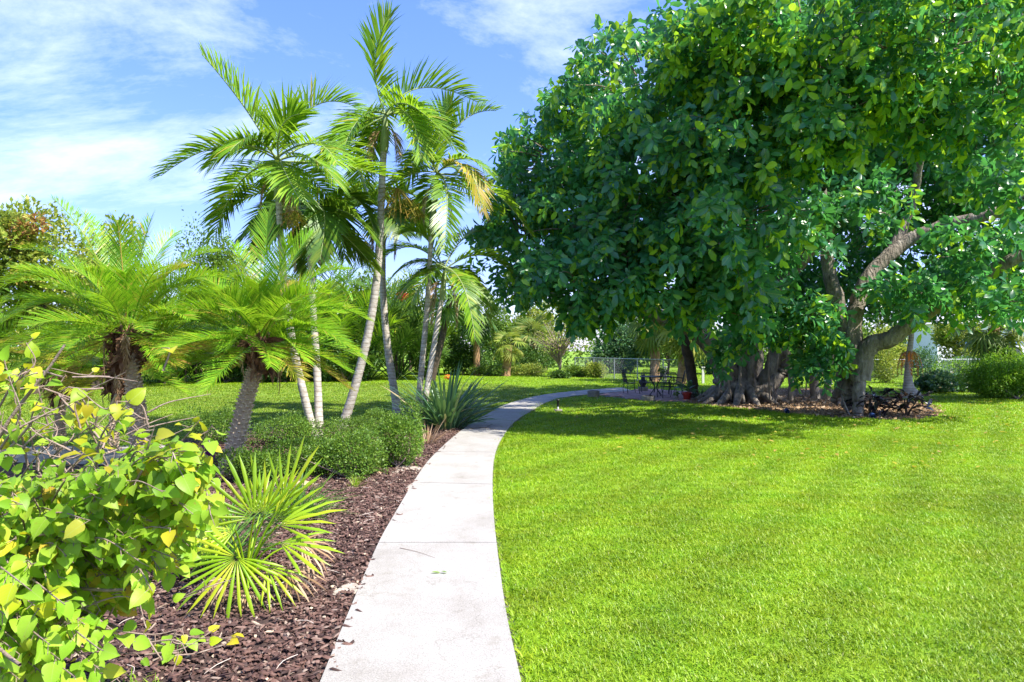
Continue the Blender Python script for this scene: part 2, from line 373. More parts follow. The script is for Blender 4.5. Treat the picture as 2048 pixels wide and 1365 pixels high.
M['shrub'] = leaf_mat('clipped_shrub_leaf', [(0, (.06, .13, .018)), (.6, (.1, .2, .025)), (1, (.19, .29, .035))], .35, (.26, .42, .03), .45, .3)
M['hedge'] = leaf_mat('hedge_leaf', [(0, (.08, .2, .015)), (.6, (.14, .3, .02)), (1, (.24, .38, .03))], .38, (.3, .5, .03), .45, .3)
M['strap'] = leaf_mat('strap_leaf', [(0, (.035, .1, .045)), (.6, (.065, .16, .065)), (.9, (.13, .22, .08)), (1, (.3, .24, .12))], .25, (.16, .3, .05), .38, .5)
M['grassy'] = leaf_mat('liriope_blade', [(0, (.05, .15, .02)), (.6, (.08, .2, .025)), (1, (.16, .26, .03))], .3, (.2, .36, .03), .45, .3)
M['bg_green'] = leaf_mat('far_mid_green_leaf', [(0, (.05, .12, .016)), (.6, (.09, .18, .022)), (1, (.18, .27, .03))], .35, (.26, .38, .03), .5, .25)
M['bg_light'] = leaf_mat('far_light_leaf', [(0, (.14, .22, .03)), (.6, (.24, .32, .04)), (1, (.4, .38, .09))], .4, (.4, .46, .05), .5, .25)
M['bg_blue'] = leaf_mat('far_blue_green_leaf', [(0, (.035, .1, .045)), (.6, (.06, .15, .06)), (1, (.13, .22, .07))], .3, (.16, .3, .07), .5, .25)
M['bg_dark'] = leaf_mat('far_dark_leaf', [(0, (.03, .08, .014)), (.6, (.055, .13, .02)), (1, (.12, .2, .025))], .3, (.12, .22, .02), .45, .3)
M['bg_red'] = leaf_mat('russet_leaf', [(0, (.24, .1, .04)), (.5, (.36, .2, .06)), (1, (.36, .34, .06))], .3, (.4, .15, .05), .5, .25)
M['croton'] = leaf_mat('dark_purple_leaf', [(0, (.012, .014, .012)), (.6, (.03, .025, .026)), (1, (.08, .05, .06))], .1, (.1, .05, .06), .25, .6)
M['purple'] = leaf_mat('purple_leaf', [(0, (.1, .012, .1)), (.6, (.17, .03, .16)), (1, (.06, .12, .06))], .3, (.25, .03, .22), .4, .4)
M['orange'] = leaf_mat('orange_flower', [(0, (.6, .14, .02)), (1, (.7, .25, .03))], .3, (.8, .3, .05), .5, .2)
M['redfruit'] = leaf_mat('red_fruit', [(0, (.5, .03, .015)), (1, (.62, .07, .03))], .1, (.6, .1, .05), .35, .5)
M['fruit'] = leaf_mat('green_fruit_stalk', [(0, (.2, .22, .02)), (.6, (.34, .28, .03)), (1, (.42, .24, .05))], .2, (.4, .35, .04), .5, .3)
M['bark'] = noise_mat('ficus_bark', [(.28, (.055, .045, .034)), (.45, (.16, .135, .105)), (.6, (.26, .225, .18)), (.78, (.42, .38, .31))], 6, 10, .9, 1.0, 18, (1, 1, .3), dist=.08)
M['palm_trunk'] = noise_mat('ringed_palm_trunk', [(.25, (.2, .17, .135)), (.45, (.34, .305, .255)), (.6, (.43, .395, .34)), (.75, (.58, .55, .49))], 7, 8, .85, .4, 20, (1, 1, 1.4))
def add_rings(m, scale, dark):
    t = m.node_tree; N, L = t.nodes.new, t.links.new; b = t.nodes['Principled BSDF']; base = b.inputs['Base Color'].links[0].from_socket
    g = N('ShaderNodeNewGeometry'); w = N('ShaderNodeTexWave'); w.bands_direction = 'Z'; w.inputs['Scale'].default_value = scale; w.inputs['Distortion'].default_value = 2.5; w.inputs['Detail'].default_value = 3; w.inputs['Detail Scale'].default_value = 1.5
    L(g.outputs['Position'], w.inputs['Vector'])
    mu = N('ShaderNodeMixRGB'); mu.blend_type = 'MULTIPLY'; mu.inputs[0].default_value = 1; L(base, mu.inputs[1]); L(ramp(t, w.outputs['Fac'], [(.0, dark), (.22, (1, 1, 1))]), mu.inputs[2]); L(mu.outputs[0], b.inputs['Base Color'])
add_rings(M['palm_trunk'], 3.4, (.66, .62, .56))
M['shaft'] = noise_mat('green_crownshaft', [(.3, (.16, .22, .07)), (.7, (.28, .33, .14))], 4, 4, .5, .1, stretch=(3, 3, .4))
M['boot'] = noise_mat('brown_boots', [(.25, (.05, .024, .014)), (.5, (.14, .07, .04)), (.8, (.32, .2, .13))], 14, 8, .95, .7, 30, (1, 1, .4))
M['scar'] = noise_mat('date_trunk', [(.25, (.3, .21, .13)), (.5, (.46, .36, .25)), (.8, (.64, .54, .42))], 12, 8, .95, .6, 40)
M['scar_gap_shade'] = noise_mat('date_trunk_gap_shade', [(.25, (.2, .14, .09)), (.7, (.38, .3, .21))], 14, 6, .95, .5, 40)  # darker core: shade between the leaf scars put into the colour
M['sabal_trunk'] = noise_mat('sabal_trunk', [(.25, (.16, .09, .045)), (.5, (.3, .18, .09)), (.8, (.42, .29, .17))], 6, 8, .9, .6, 16, (1, 1, 1.6))
M['dark_trunk'] = noise_mat('dark_trunk', [(.25, (.03, .022, .016)), (.6, (.09, .065, .045)), (.85, (.16, .12, .09))], 7, 8, .9, .6, 16)
M['twig'] = noise_mat('grey_brown_twig', [(.25, (.15, .1, .075)), (.6, (.28, .21, .17)), (.85, (.45, .38, .32))], 25, 6, .9, .4)
M['straw'] = plain_mat('pale_straw', (.5, .43, .36), .8)
M['iron'] = plain_mat('black_iron', (.02, .021, .022), .45, .3)
M['steel'] = plain_mat('galvanised_steel', (.4, .42, .45), .45, .6)
M['wire'] = plain_mat('weathered_wire', (.16, .17, .18), .6, .3)
M['redpot'] = plain_mat('red_glazed_pot', (.32, .035, .025), .3)
M['bluepl'] = plain_mat('dark_blue_plastic', (.02, .045, .14), .35)
M['white'] = plain_mat('white_paint', (.6, .6, .62), .6, var=.05)
M['lav'] = plain_mat('pale_stucco', (.76, .74, .8), .8, var=.06)
M['blue'] = plain_mat('blue_trim', (.08, .16, .5), .5)
M['glass'] = plain_mat('dark_glass', (.05, .06, .08), .1)
M['roof'] = plain_mat('pale_roof', (.5, .5, .53), .8)

# ------------------------------------------------------------------ ground, path, beds
def sheet(name, poly, z, mat, kind='structure'):
    me = bpy.data.meshes.new(name)
    me.from_pydata([(p[0], p[1], z) for p in poly], [], [tuple(range(len(poly)))])
    me.materials.append(mat); me.update()
    if me.polygons[0].normal.z < 0: me.flip_normals()
    o = bpy.data.objects.new(name, me); C.objects.link(o)
    if kind: o['kind'] = kind
    return o
sheet('lawn', [(-400, -60), (400, -60), (400, 700), (-400, 700)], 0, M['soil'])

PL = [(645, 1365), (700, 1228), (757, 1093), (792, 1030), (828, 968), (855, 928), (884, 898), (912, 873), (945, 848), (978, 829), (1012, 811), (1060, 797), (1104, 789), (1170, 782), (1205, 779.5), (1247, 776.5)]
PR = [(1040, 1365), (1011, 1228), (993, 1093), (987, 1030), (985, 972), (987, 930), (994, 899), (1006, 876), (1022, 853), (1041, 837), (1062, 825), (1090, 808), (1126, 797), (1172, 791), (1205, 788), (1262, 783)]
gl = np.array([gp(*p) for p in PL]); gr = np.array([gp(*p) for p in PR])
d0 = gl[0] - gl[1]; e0 = gr[0] - gr[1]
gl = np.vstack([gl[0] + d0 * 3.2, gl]); gr = np.vstack([gr[0] + e0 * 3.2 * np.linalg.norm(d0) / np.linalg.norm(e0), gr])
gl = curve(gl, 240); gr = curve(gr, 240)
def sm(a):
    k = np.ones(9) / 9
    b = a.copy()
    for i in range(3): b[4:-4, i] = np.convolve(a[:, i], k, 'valid')
    return b
gl, gr = sm(gl), sm(gr)
path = MB()
ZT = 0.035
n = len(gl)
def ribbon(a, b, z0, z1, mb, mi=0):
    k = len(a)
    v = np.vstack([np.c_[a[:, :2], np.full(k, z1)], np.c_[b[:, :2], np.full(k, z1)], np.c_[a[:, :2], np.full(k, z0)], np.c_[b[:, :2], np.full(k, z0)]])
    i = np.arange(k - 1)
    mb.add(v, np.stack([i, i + k, i + k + 1, i + 1], 1), mi)
    mb.add(v, np.stack([i + 2 * k, i, i + 1, i + 1 + 2 * k], 1), mi)
    mb.add(v, np.stack([i + k, i + 3 * k, i + 1 + 3 * k, i + 1 + k], 1), mi)
    for e, fl in ((0, 0), (k - 1, 1)):
        mb.add(v, [[e, e + 2 * k, e + 3 * k, e + k][::-1 if fl else 1]], mi)
ribbon(gl, gr, -.05, ZT - .012, path)
path_o = path.build('path', M['joint'], smooth=False); path_o['kind'] = 'structure'
cen = (gl + gr) / 2
arc = np.concatenate([[0], np.cumsum(np.linalg.norm(np.diff(cen, axis=0), axis=1))])
i1 = np.argmin(abs(cen[:, 1] - gp(0, 1093)[1])); i2 = np.argmin(abs(cen[:, 1] - gp(0, 972)[1]))
stepL = arc[i2] - arc[i1]
cuts = [arc[i1] + stepL * k for k in range(-2, 14)]
cuts = [0] + [c for c in cuts if .3 < c < arc[-1] - .4] + [arc[-1]]
def at_arc(A, s): return np.stack([np.interp(s, arc, A[:, i]) for i in range(3)], -1)
for a, b in zip(cuts[:-1], cuts[1:]):
    s = np.linspace(a + .009, b - .009, 18)
    mb = MB(); ribbon(at_arc(gl, s), at_arc(gr, s), ZT - .06, ZT, mb)
    o = mb.build('slab', M['concrete'], smooth=False); o.parent = path_o

def inpoly(P, poly):
    poly = np.asarray(poly)[:, :2]; x, y = P[:, 0], P[:, 1]; r = np.zeros(len(P), bool)
    j = len(poly) - 1
    for i in range(len(poly)):
        xi, yi = poly[i]; xj, yj = poly[j]
        if yi != yj:
            r ^= ((yi > y) != (yj > y)) & (x < (xj - xi) * (y - yi) / (yj - yi) + xi)
        j = i
    return r
path_poly = np.vstack([gl, gr[::-1]])[:, :2]
k_end = np.argmin(abs(gl[:, 1] - gp(0, 842)[1]))
back = [gp(930, 836), gp(880, 822), gp(800, 822), gp(730, 838), gp(640, 852), gp(500, 846), gp(400, 858), gp(352, 890)]
bed_poly = np.vstack([gl[:k_end, :2] - [.0, 0], np.array(back)[:, :2], [[-8.5, 11.0], [-8.5, .5]]])
sheet('mulch_bed', bed_poly, .006, M['mulch'])
side_poly = [gp(335, 893)[:2], gp(345, 905)[:2], gp(300, 935)[:2], [-8.0, 10.3], [-20, 9.2], [-20, 11.0], gp(200, 893)[:2]]
sheet('side_path', side_poly, .016, M['concrete'])
ring = [gp(1370, 806), gp(1420, 812), (gp(1520, 822)), gp(1640, 833), gp(1720, 838), gp(1810, 840), gp(1875, 832), gp(1865, 812), gp(1800, 800), gp(1700, 785), gp(1600, 778), gp(1500, 780), gp(1420, 784)]
ring = curve(np.array(ring + [ring[0]]), 60)[:-1, :2]
sheet('leaf_litter_bed', ring, .006, M['litter'])

kk = gl[(gl[:, 1] > gp(0, 838)[1]) & (gl[:, 1] < gp(0, 792)[1])]
left_poly = np.vstack([np.array(back)[::-1][:, :2], kk[:, :2], [gp(1040, 772)[:2], gp(930, 767)[:2], gp(700, 768)[:2], gp(350, 772)[:2], [-22, 30], [-22, 12.5]]])
sheet('left_lawn', left_poly, .003, M['dull_soil'])
# patio of pinkish square pavers
PAT_A, PAT_B, PAT_C, PAT_D = gp(1183, 790), gp(1330, 805), gp(1405, 801), gp(1330, 780)
pat_poly = np.array([gp(1180, 791), gp(1250, 799.5), gp(1330, 805), gp(1395, 805), gp(1410, 795), gp(1380, 784), gp(1300, 779), gp(1262, 780.5)])[:, :2]
pat = sheet('patio', pat_poly, .012, M['joint'])
pm = MB()
pv = np.array([[-.5, -.5, 0], [.5, -.5, 0], [.5, .5, 0], [-.5, .5, 0], [-.47, -.47, .04], [.47, -.47, .04], [.47, .47, .04], [-.47, .47, .04]]) * [.39, .39, 1]
pm.add(pv, [[4, 5, 6, 7], [0, 1, 5, 4], [1, 2, 6, 5], [2, 3, 7, 6], [3, 0, 4, 7]])
pmesh = pm.mesh('paver', M['paver'], False)
gx, gy = np.meshgrid(np.arange(2, 8, .4), np.arange(21, 31, .4))
G = np.c_[gx.ravel() + .12, gy.ravel()]
ok = inpoly(G, pat_poly)
for p in [(-.17, -.17), (.17, -.17), (.17, .17), (-.17, .17)]: ok &= inpoly(G + p, pat_poly) & ~inpoly(G + p, path_poly)
for p in G[ok]:
    o = bpy.data.objects.new('paver', pmesh); C.objects.link(o); o.parent = pat
    o.location = (p[0], p[1], .002 + U(0, .006)); o.rotation_euler = (U(-.008, .008), U(-.008, .008), U(-.02, .02))

# ------------------------------------------------------------------ scattered ground cover
def scatter_obj(name, tv, tf, pts, rz, scl, mat, label, cat, extra=None):
    nT, nP = len(tv), len(pts)
    me = bpy.data.meshes.new(name)
    v = np.vstack([tv, pts]).astype(np.float32)
    me.vertices.add(len(v)); me.vertices.foreach_set('co', v.ravel())
    l = tf.ravel(); me.loops.add(len(l)); me.loops.foreach_set('vertex_index', l.astype(np.int32))
    me.polygons.add(len(tf)); me.polygons.foreach_set('loop_start', (np.arange(len(tf)) * tf.shape[1]).astype(np.int32))
    me.polygons.foreach_set('loop_total', np.full(len(tf), tf.shape[1], np.int32))
    me.polygons.foreach_set('use_smooth', np.full(len(tf), True))
    me.materials.append(mat)
    for an, arr in (('pt', np.r_[np.zeros(nT), np.ones(nP)]), ('rz', np.r_[np.zeros(nT), rz]), ('sc', np.r_[np.ones(nT), scl])):
        a = me.attributes.new(an, 'FLOAT', 'POINT'); a.data.foreach_set('value', arr.astype(np.float32))
    me.update(calc_edges=True)
    o = bpy.data.objects.new(name, me); C.objects.link(o)
    ng = bpy.data.node_groups.new(name + '_scatter', 'GeometryNodeTree')
    ng.interface.new_socket('Geometry', in_out='INPUT', socket_type='NodeSocketGeometry')
    ng.interface.new_socket('Geometry', in_out='OUTPUT', socket_type='NodeSocketGeometry')
    N = ng.nodes.new; L = ng.links.new
    gi, go = N('NodeGroupInput'), N('NodeGroupOutput')
    def attr(nm):
        a = N('GeometryNodeInputNamedAttribute'); a.data_type = 'FLOAT'; a.inputs['Name'].default_value = nm
        return a.outputs['Attribute']
    cp = N('FunctionNodeCompare'); cp.data_type = 'FLOAT'; cp.operation = 'GREATER_THAN'
    L(attr('pt'), cp.inputs[0]); cp.inputs[1].default_value = .5
    sp = N('GeometryNodeSeparateGeometry'); sp.domain = 'POINT'; L(gi.outputs[0], sp.inputs[0]); L(cp.outputs[0], sp.inputs['Selection'])
    ip = N('GeometryNodeInstanceOnPoints'); L(sp.outputs['Selection'], ip.inputs['Points']); L(sp.outputs['Inverted'], ip.inputs['Instance'])
    cx = N('ShaderNodeCombineXYZ'); L(attr('rz'), cx.inputs[2]); L(cx.outputs[0], ip.inputs['Rotation'])
    L(attr('sc'), ip.inputs['Scale'])
    L(ip.outputs[0], go.inputs[0])
    md = o.modifiers.new('scatter', 'NODES'); md.node_group = ng
    tag(o, label, cat, kind='stuff')
    return o

def blades(nb, rad, h0, h1, w, lean):
    a = U(0, 2 * np.pi, nb); r = rad * np.sqrt(U(0, 1, nb))
    b = np.c_[r * np.cos(a), r * np.sin(a), np.full(nb, -.006)]
    az = U(0, 2 * np.pi, nb); h = U(h0, h1, nb); ln = U(lean * .3, lean * 1.4, nb)
    d = np.c_[np.cos(az), np.sin(az), np.zeros(nb)]; s = np.c_[-np.sin(az), np.cos(az), np.zeros(nb)] * (w * U(.7, 1.2, nb))[:, None]
    m = b + d * (h * ln * .4)[:, None] + np.array([0, 0, 1]) * (h * .62)[:, None]
    t = b + d * (h * ln)[:, None] + np.array([0, 0, 1]) * (h * U(.7, 1.0, nb))[:, None]
    v = np.stack([b - s * .6, b + s * .6, m + s, m - s, t], 1).reshape(-1, 3)
    k = np.arange(nb)[:, None] * 5
    f = np.vstack([k + [0, 1, 2], k + [0, 2, 3], k + [3, 2, 4]])
    return v, f
def lawn_ok(P, m=.0):
    r = ~inpoly(P, path_poly) & ~inpoly(P, bed_poly) & ~inpoly(P, np.array(side_poly)) & ~inpoly(P, ring) & ~inpoly(P, pat_poly)
    return r
def area_pts(x0, x1, y0, y1, sp):
    gx, gy = np.meshgrid(np.arange(x0, x1, sp), np.arange(y0, y1, sp))
    return np.c_[gx.ravel() + U(-.5, .5, gx.size) * sp, gy.ravel() + U(-.5, .5, gx.size) * sp]
def grid_pts(y0, y1, sp, marg=3.2):
    ys = np.arange(y0, y1, sp); out = []
    for y in ys:
        xm = .76 * y + marg
        xs = np.arange(-xm, xm, sp)
        out.append(np.c_[xs + U(-.5, .5, len(xs)) * sp, y + U(-.5, .5, len(xs)) * sp])
    return np.vstack(out)
P = np.vstack([grid_pts(2.6, 8, .085), grid_pts(8, 14, .125)]); P = P[~inpoly(P, left_poly)]
# a few blades may lean over the path edge, none grow on it
P = P[lawn_ok(P)]
tv, tf = blades(72, .085, .02, .046, .0027, 1.1)
P3 = np.c_[P, np.zeros(len(P))]
scatter_obj('grass', tv, tf, P3, U(0, 6.28, len(P)), U(.75, 1.25, len(P)) * np.interp(P[:, 1], [3, 14], [.95, 1.35]), M['grass'],
            'short mown green grass blades of the front lawn beside the path', 'grass')
P = np.vstack([grid_pts(14, 24, .24), grid_pts(24, 56, .42)]); P = np.vstack([P, area_pts(-14, -3, 9, 14, .24)]); P = P[lawn_ok(P)]
tv, tf = blades(60, .2, .035, .07, .007, 1.0)
lft = inpoly(P, left_poly); PD = P[lft]; P = P[~lft]
scatter_obj('grass', tv, tf, np.c_[PD, np.full(len(PD), .004)], U(0, 6.28, len(PD)), U(.8, 1.2, len(PD)) * np.interp(PD[:, 1], [10, 30, 56], [.8, 1.3, 1.8]), M['dull_grass'],
            'duller mown grass of the left lawn between the bed and the palms', 'grass')
scatter_obj('grass', tv, tf, np.c_[P, np.zeros(len(P))], U(0, 6.28, len(P)), U(.8, 1.2, len(P)) * np.interp(P[:, 1], [14, 30, 56], [.9, 1.3, 1.8]), M['grass'],
            'bright mown grass of the far lawn under and behind the big tree', 'grass')

def chips(nb, rad, l, w):
    a = U(0, 2 * np.pi, nb); r = rad * np.sqrt(U(0, 1, nb))
    c = np.c_[r * np.cos(a), r * np.sin(a), U(.0, .028, nb)]
    tvv = np.array([[-1, -.6, 0], [.6, -1, .1], [1, .5, 0], [-.5, .9, .15], [-.6, -.4, .45], [.5, -.5, .5], [.6, .3, .4], [-.3, .5, .5]])
    tff = np.array([[4, 5, 6, 7], [0, 1, 5, 4], [1, 2, 6, 5], [2, 3, 7, 6], [3, 0, 4, 7]])
    d = nrm(rv(nb) * [1, 1, .35]); up = nrm(rv(nb) * .45 + [0, 0, 1])
    return place(tvv, tff, frames(d, up), np.c_[U(w * .4, w, nb), l * (.3 + .9 * U(0, 1, nb) ** 2.2), U(w * .3, w, nb)], c)
P = area_pts(-5, 1.5, 2.2, 15, .11); P = P[inpoly(P, bed_poly) & (P[:, 0] > -.75 * P[:, 1] - .3)]
tv, tf = chips(34, .09, .03, .015)
scatter_obj('mulch', tv, tf, np.c_[P, np.full(len(P), .004)], U(0, 6.28, len(P)), U(.75, 1.25, len(P)), M['chips'], 'dark reddish brown bark chips covering the bed beside the path', 'mulch')
P = area_pts(4, 16, 14, 30, .3); P = P[inpoly(P, ring)]
tv, tf = chips(26, .22, .06, .03)
scatter_obj('leaf_litter', tv, tf, np.c_[P, np.full(len(P), .004)], U(0, 6.28, len(P)), U(.7, 1.3, len(P)), M['dry'], 'brown fallen leaves and bark under the big spreading tree', 'leaf litter')
# grass creeping over the path edge, stray chips on the concrete, dark soil line
def edge_pts(A, sgn, n, lo, hi, y0, y1):
    B = A[(A[:, 1] > y0) & (A[:, 1] < y1)]; sdv = np.cumsum(np.r_[0, np.linalg.norm(np.diff(B, axis=0), axis=1)])
    q = U(0, sdv[-1], n); x = np.interp(q, sdv, B[:, 0]); y = np.interp(q, sdv, B[:, 1]); T = np.gradient(B, axis=0); nx, ny = np.interp(q, sdv, T[:, 1]), np.interp(q, sdv, -T[:, 0]); l = np.hypot(nx, ny)
    o = U(lo, hi, n) * sgn; return np.c_[x + nx / l * o, y + ny / l * o]
k_ = np.array([p for p in gr if p[1] < 26]); T_ = nrm(np.gradient(k_, axis=0)); off = np.c_[T_[:, 1], -T_[:, 0], 0 * T_[:, 0]]
mb = MB(); v_ = np.vstack([k_ - off * .01, k_ + off * (.035 + .02 * np.sin(np.arange(len(k_)) * 1.7))[:, None]]); v_[:, 2] = .009; i_ = np.arange(len(k_) - 1)
mb.add(v_, np.stack([i_, i_ + len(k_), i_ + len(k_) + 1, i_ + 1], 1)[:, ::-1]); eo = mb.build('edge_soil', M['joint']); eo['kind'] = 'structure'
P = edge_pts(gr, 1, 900, .03, .06, 2.6, 14); tv, tf = blades(9, .02, .018, .045, .0028, 1.5)
scatter_obj('edge_grass', tv, tf, np.c_[P, np.zeros(len(P))], U(0, 6.28, len(P)), U(.6, 1.4, len(P)), M['grass'], 'uneven longer grass blades leaning over the right path edge', 'grass')
P = edge_pts(gl, 1, 110, -.02, .1, 2.6, 13); tv, tf = chips(2, .03, .016, .012); tv[:, 2] *= .35
scatter_obj('stray_chips', tv, tf, np.c_[P, np.full(len(P), ZT - .006)], U(0, 6.28, len(P)), U(.4, 1.1, len(P)), M['chips'], 'few bark chips spilled onto the left edge of the path', 'mulch')
# fallen leaves on the lawn by the tree
nl = 700
P = np.c_[U(1.5, 16, nl), U(9.5, 24, nl)]; P = P[lawn_ok(P)]
v, f = place(*LEAF_OVAL, frames(nrm(rv(len(P)) * [1, 1, .15]), nrm(rv(len(P)) * .3 + [0, 0, 1])), U(.05, .11, len(P)), np.c_[P, U(.045, .07, len(P))])
tag(MB().add(v, f).build('fallen_leaves', M['palm_yellow']), 'scattered yellow fallen leaves on the shaded lawn in front of the big tree', 'leaf litter', kind='stuff')
# straw and twigs in the mulch
mb = MB()
for _ in range(110):
    p = np.array([U(-2.6, .2), U(3.0, 9.5)])
    if not inpoly(p[None], bed_poly)[0]: continue
    a = U(0, 6.28); l = U(.05, .22)
    q = np.array([[0, 0, 0], [.5, U(-.12, .12), .02], [1, U(-.2, .2), 0]]) * l
    R = np.array([[math.cos(a), -math.sin(a), 0], [math.sin(a), math.cos(a), 0], [0, 0, 1]])
    mb.add(*tube(curve(q @ R.T + [p[0], p[1], .035], 5), np.array([.0022, .0025, .0025, .002, .001]), 4))
tag(mb.build('straw', M['straw']), 'pale dry grass stalks lying on the dark mulch', 'straw', kind='stuff')

def blob_rock(loc, s, seed):
    g = np.random.default_rng(seed); mb = MB()
    th = np.linspace(0, 2 * np.pi, 10, endpoint=False)
    rows = []
    for zz, rr in ((-.3, .9), (.1, 1.0), (.5, .85), (.8, .5), (.9, .15)):
        rows.append(np.c_[np.cos(th) * rr * (1 + g.uniform(-.15, .15, 10)), np.sin(th) * rr * (1 + g.uniform(-.15, .15, 10)), np.full(10, zz) + g.uniform(-.08, .08, 10)])
    v = np.vstack(rows) * s + loc
    i = np.arange(4)[:, None] * 10; j = np.arange(10)[None]; k = (j + 1) % 10
    mb.add(v, np.stack([i + j, i + k, i + 10 + k, i + 10 + j], -1).reshape(-1, 4)); mb.add(v, np.array([[*range(40, 50)]]))
    return mb
for i, (px, py, s, lb) in enumerate([(607, 972, .11, 'largest tan stone in the mulch by the clipped shrubs, beside the grassy clump'), (751, 949, .085, 'rounded tan stone under the low clipped shrub, middle of the bed'), (818, 935, .07, 'small tan stone at the foot of the round shrub nearest the path'), (700, 950, .06, 'small reddish stone tucked under the clipped shrub front')]):
    tag(blob_rock(gp(px, py), np.array([s * 1.3, s, s * .6]), i).build('stone', M['rock'], smooth=False), lb, 'stone', 'stones edging the mulch bed')
for px, py, rx, ry in [(700, 1183, .12, .1), (832, 975, .14, .3), (812, 940, .2, .3)]:
    c = gp(px, py); a = np.linspace(0, 6.28, 18, endpoint=False)
    rr = 1 + .25 * np.sin(3 * a + px) + .15 * np.sin(5 * a)
    mb = MB(); vv = np.vstack([np.c_[c[0] + rx * rr * np.cos(a), c[1] + ry * rr * np.sin(a), np.full(18, .012)], np.c_[c[0] + .6 * rx * rr * np.cos(a), c[1] + .6 * ry * rr * np.sin(a), np.full(18, .034)]])
    i = np.arange(18); j = (i + 1) % 18
    mb.add(vv, np.stack([i, j, j + 18, i + 18], 1)); mb.add(vv, np.array([[*range(18, 36)]]))
    o = mb.build('sand_patch', M['sand']); o['kind'] = 'structure'

# ------------------------------------------------------------------ foliage helpers
def blob(c, r, n, size, tmpl=LEAF_TINY, shell=.55, bump=.18, zmin=.02, droop=.0, outward=.8, seed=None):
    c = np.asarray(c, float); r = np.asarray(r, float)
    d = nrm(rv(n)); ph = U(0, 6.28, 6)
    bm = 1 + bump * (np.sin(d[:, 0] * 4 + ph[0]) * np.sin(d[:, 1] * 4 + ph[1]) + .7 * np.sin(d[:, 2] * 7 + ph[2]) * np.sin(d[:, 0] * 8 + ph[3]) + .4 * np.sin(d[:, 1] * 13 + ph[4]))
    rad = (shell + (1 - shell) * U(0, 1, n) ** .6) * bm
    p = c + d * rad[:, None] * r
    k = p[:, 2] > zmin; p, d = p[k], d[k]
    dirs = nrm(d * outward + rv(len(p), .5) + [0, 0, .15 - droop])
    up = nrm(d * .5 + rv(len(p), .35) + [0, 0, .7])
    return place(*tmpl, frames(dirs, up), size * U(.7, 1.3, len(p)), p)

def frond(p0, p1, p2, n=40, L=.6, w=.03, a0=70, a1=25, vee=30, droop=.35, roll=0.0, t0=.12, rr=.018, seg=3, Lprof=None, bm=None, mi=0, mir=1, jit=.17):
    """feather frond along a bezier: rachis + two rows of leaflets"""
    mb = bm or MB()
    R = bez(np.asarray(p0, float), np.asarray(p1, float), np.asarray(p2, float), 14)
    v, f = tube(R, np.linspace(rr, rr * .25, 14), 5); mb.add(v, f, mir)
    t = np.linspace(t0, .985, n); t = np.repeat(t, 2); s = np.tile([1., -1.], n)
    t = np.clip(t + U(-.5, .5, len(t)) / n, t0, .99)
    q = t * 13; k = np.minimum(q.astype(int), 12); u = (q - k)[:, None]
    B = R[k] * (1 - u) + R[k + 1] * u
    TG = nrm(np.gradient(R, axis=0)); T = nrm(TG[k] * (1 - u) + TG[k + 1] * u)
    upv = np.array([0, 0, 1.0]) + .001
    S = np.cross(T, upv); hz = np.linalg.norm(np.cross(nrm(np.asarray(p2) - np.asarray(p0)), upv))
    base_side = nrm(np.cross(nrm(np.asarray(p2, float) - np.asarray(p0, float) + np.array([1e-3, 2e-3, 0])), upv))
    S = nrm(S + base_side * .35); S = nrm(S - T * (S * T).sum(1)[:, None])
    Nn = np.cross(S, T)
    if roll:
        cr, sr = math.cos(roll), math.sin(roll)
        S, Nn = S * cr + Nn * sr, Nn * cr - S * sr
    al = np.radians(a0 + (a1 - a0) * t ** 1.3) * (1 + U(-jit, jit, len(t)))
    ve = np.radians(vee) * (1 + U(-.3, .3, len(t)))
    D = T * np.cos(al)[:, None] + (S * (s * np.cos(ve))[:, None] + Nn * np.sin(ve)[:, None]) * np.sin(al)[:, None]
    prof = np.interp(t, [t0, .25, .5, .8, 1], [.55, .9, 1, .8, .4]) if Lprof is None else np.interp(t, *Lprof)
    LL = L * prof * U(.72, 1.12, len(t)); ww = w * (prof ** .5)
    Wd = nrm(np.cross(D, Nn * .8 + S * (s * -.3)[:, None]))
    g = np.array([0, 0, -1.0])
    pts = [B]; d = D
    for i in range(seg):
        pts.append(pts[-1] + d * (LL / seg)[:, None])
        d = nrm(d + g * (droop * U(.7, 1.3, len(t)))[:, None])
    wp = {3: [.45, 1, .75, .03], 2: [.6, 1, .03]}[seg]
    verts = []
    for i, p in enumerate(pts):
        verts += [p - Wd * (ww * wp[i] * .5)[:, None], p + Wd * (ww * wp[i] * .5)[:, None]]
    v = np.stack(verts, 1); m = 2 * (seg + 1)
    k = np.arange(len(t))[:, None] * m
    f = np.vstack([k + [2 * i, 2 * i + 1, 2 * i + 3, 2 * i + 2] for i in range(seg)])
    mb.add(v.reshape(-1, 3), f, mi)
    return mb

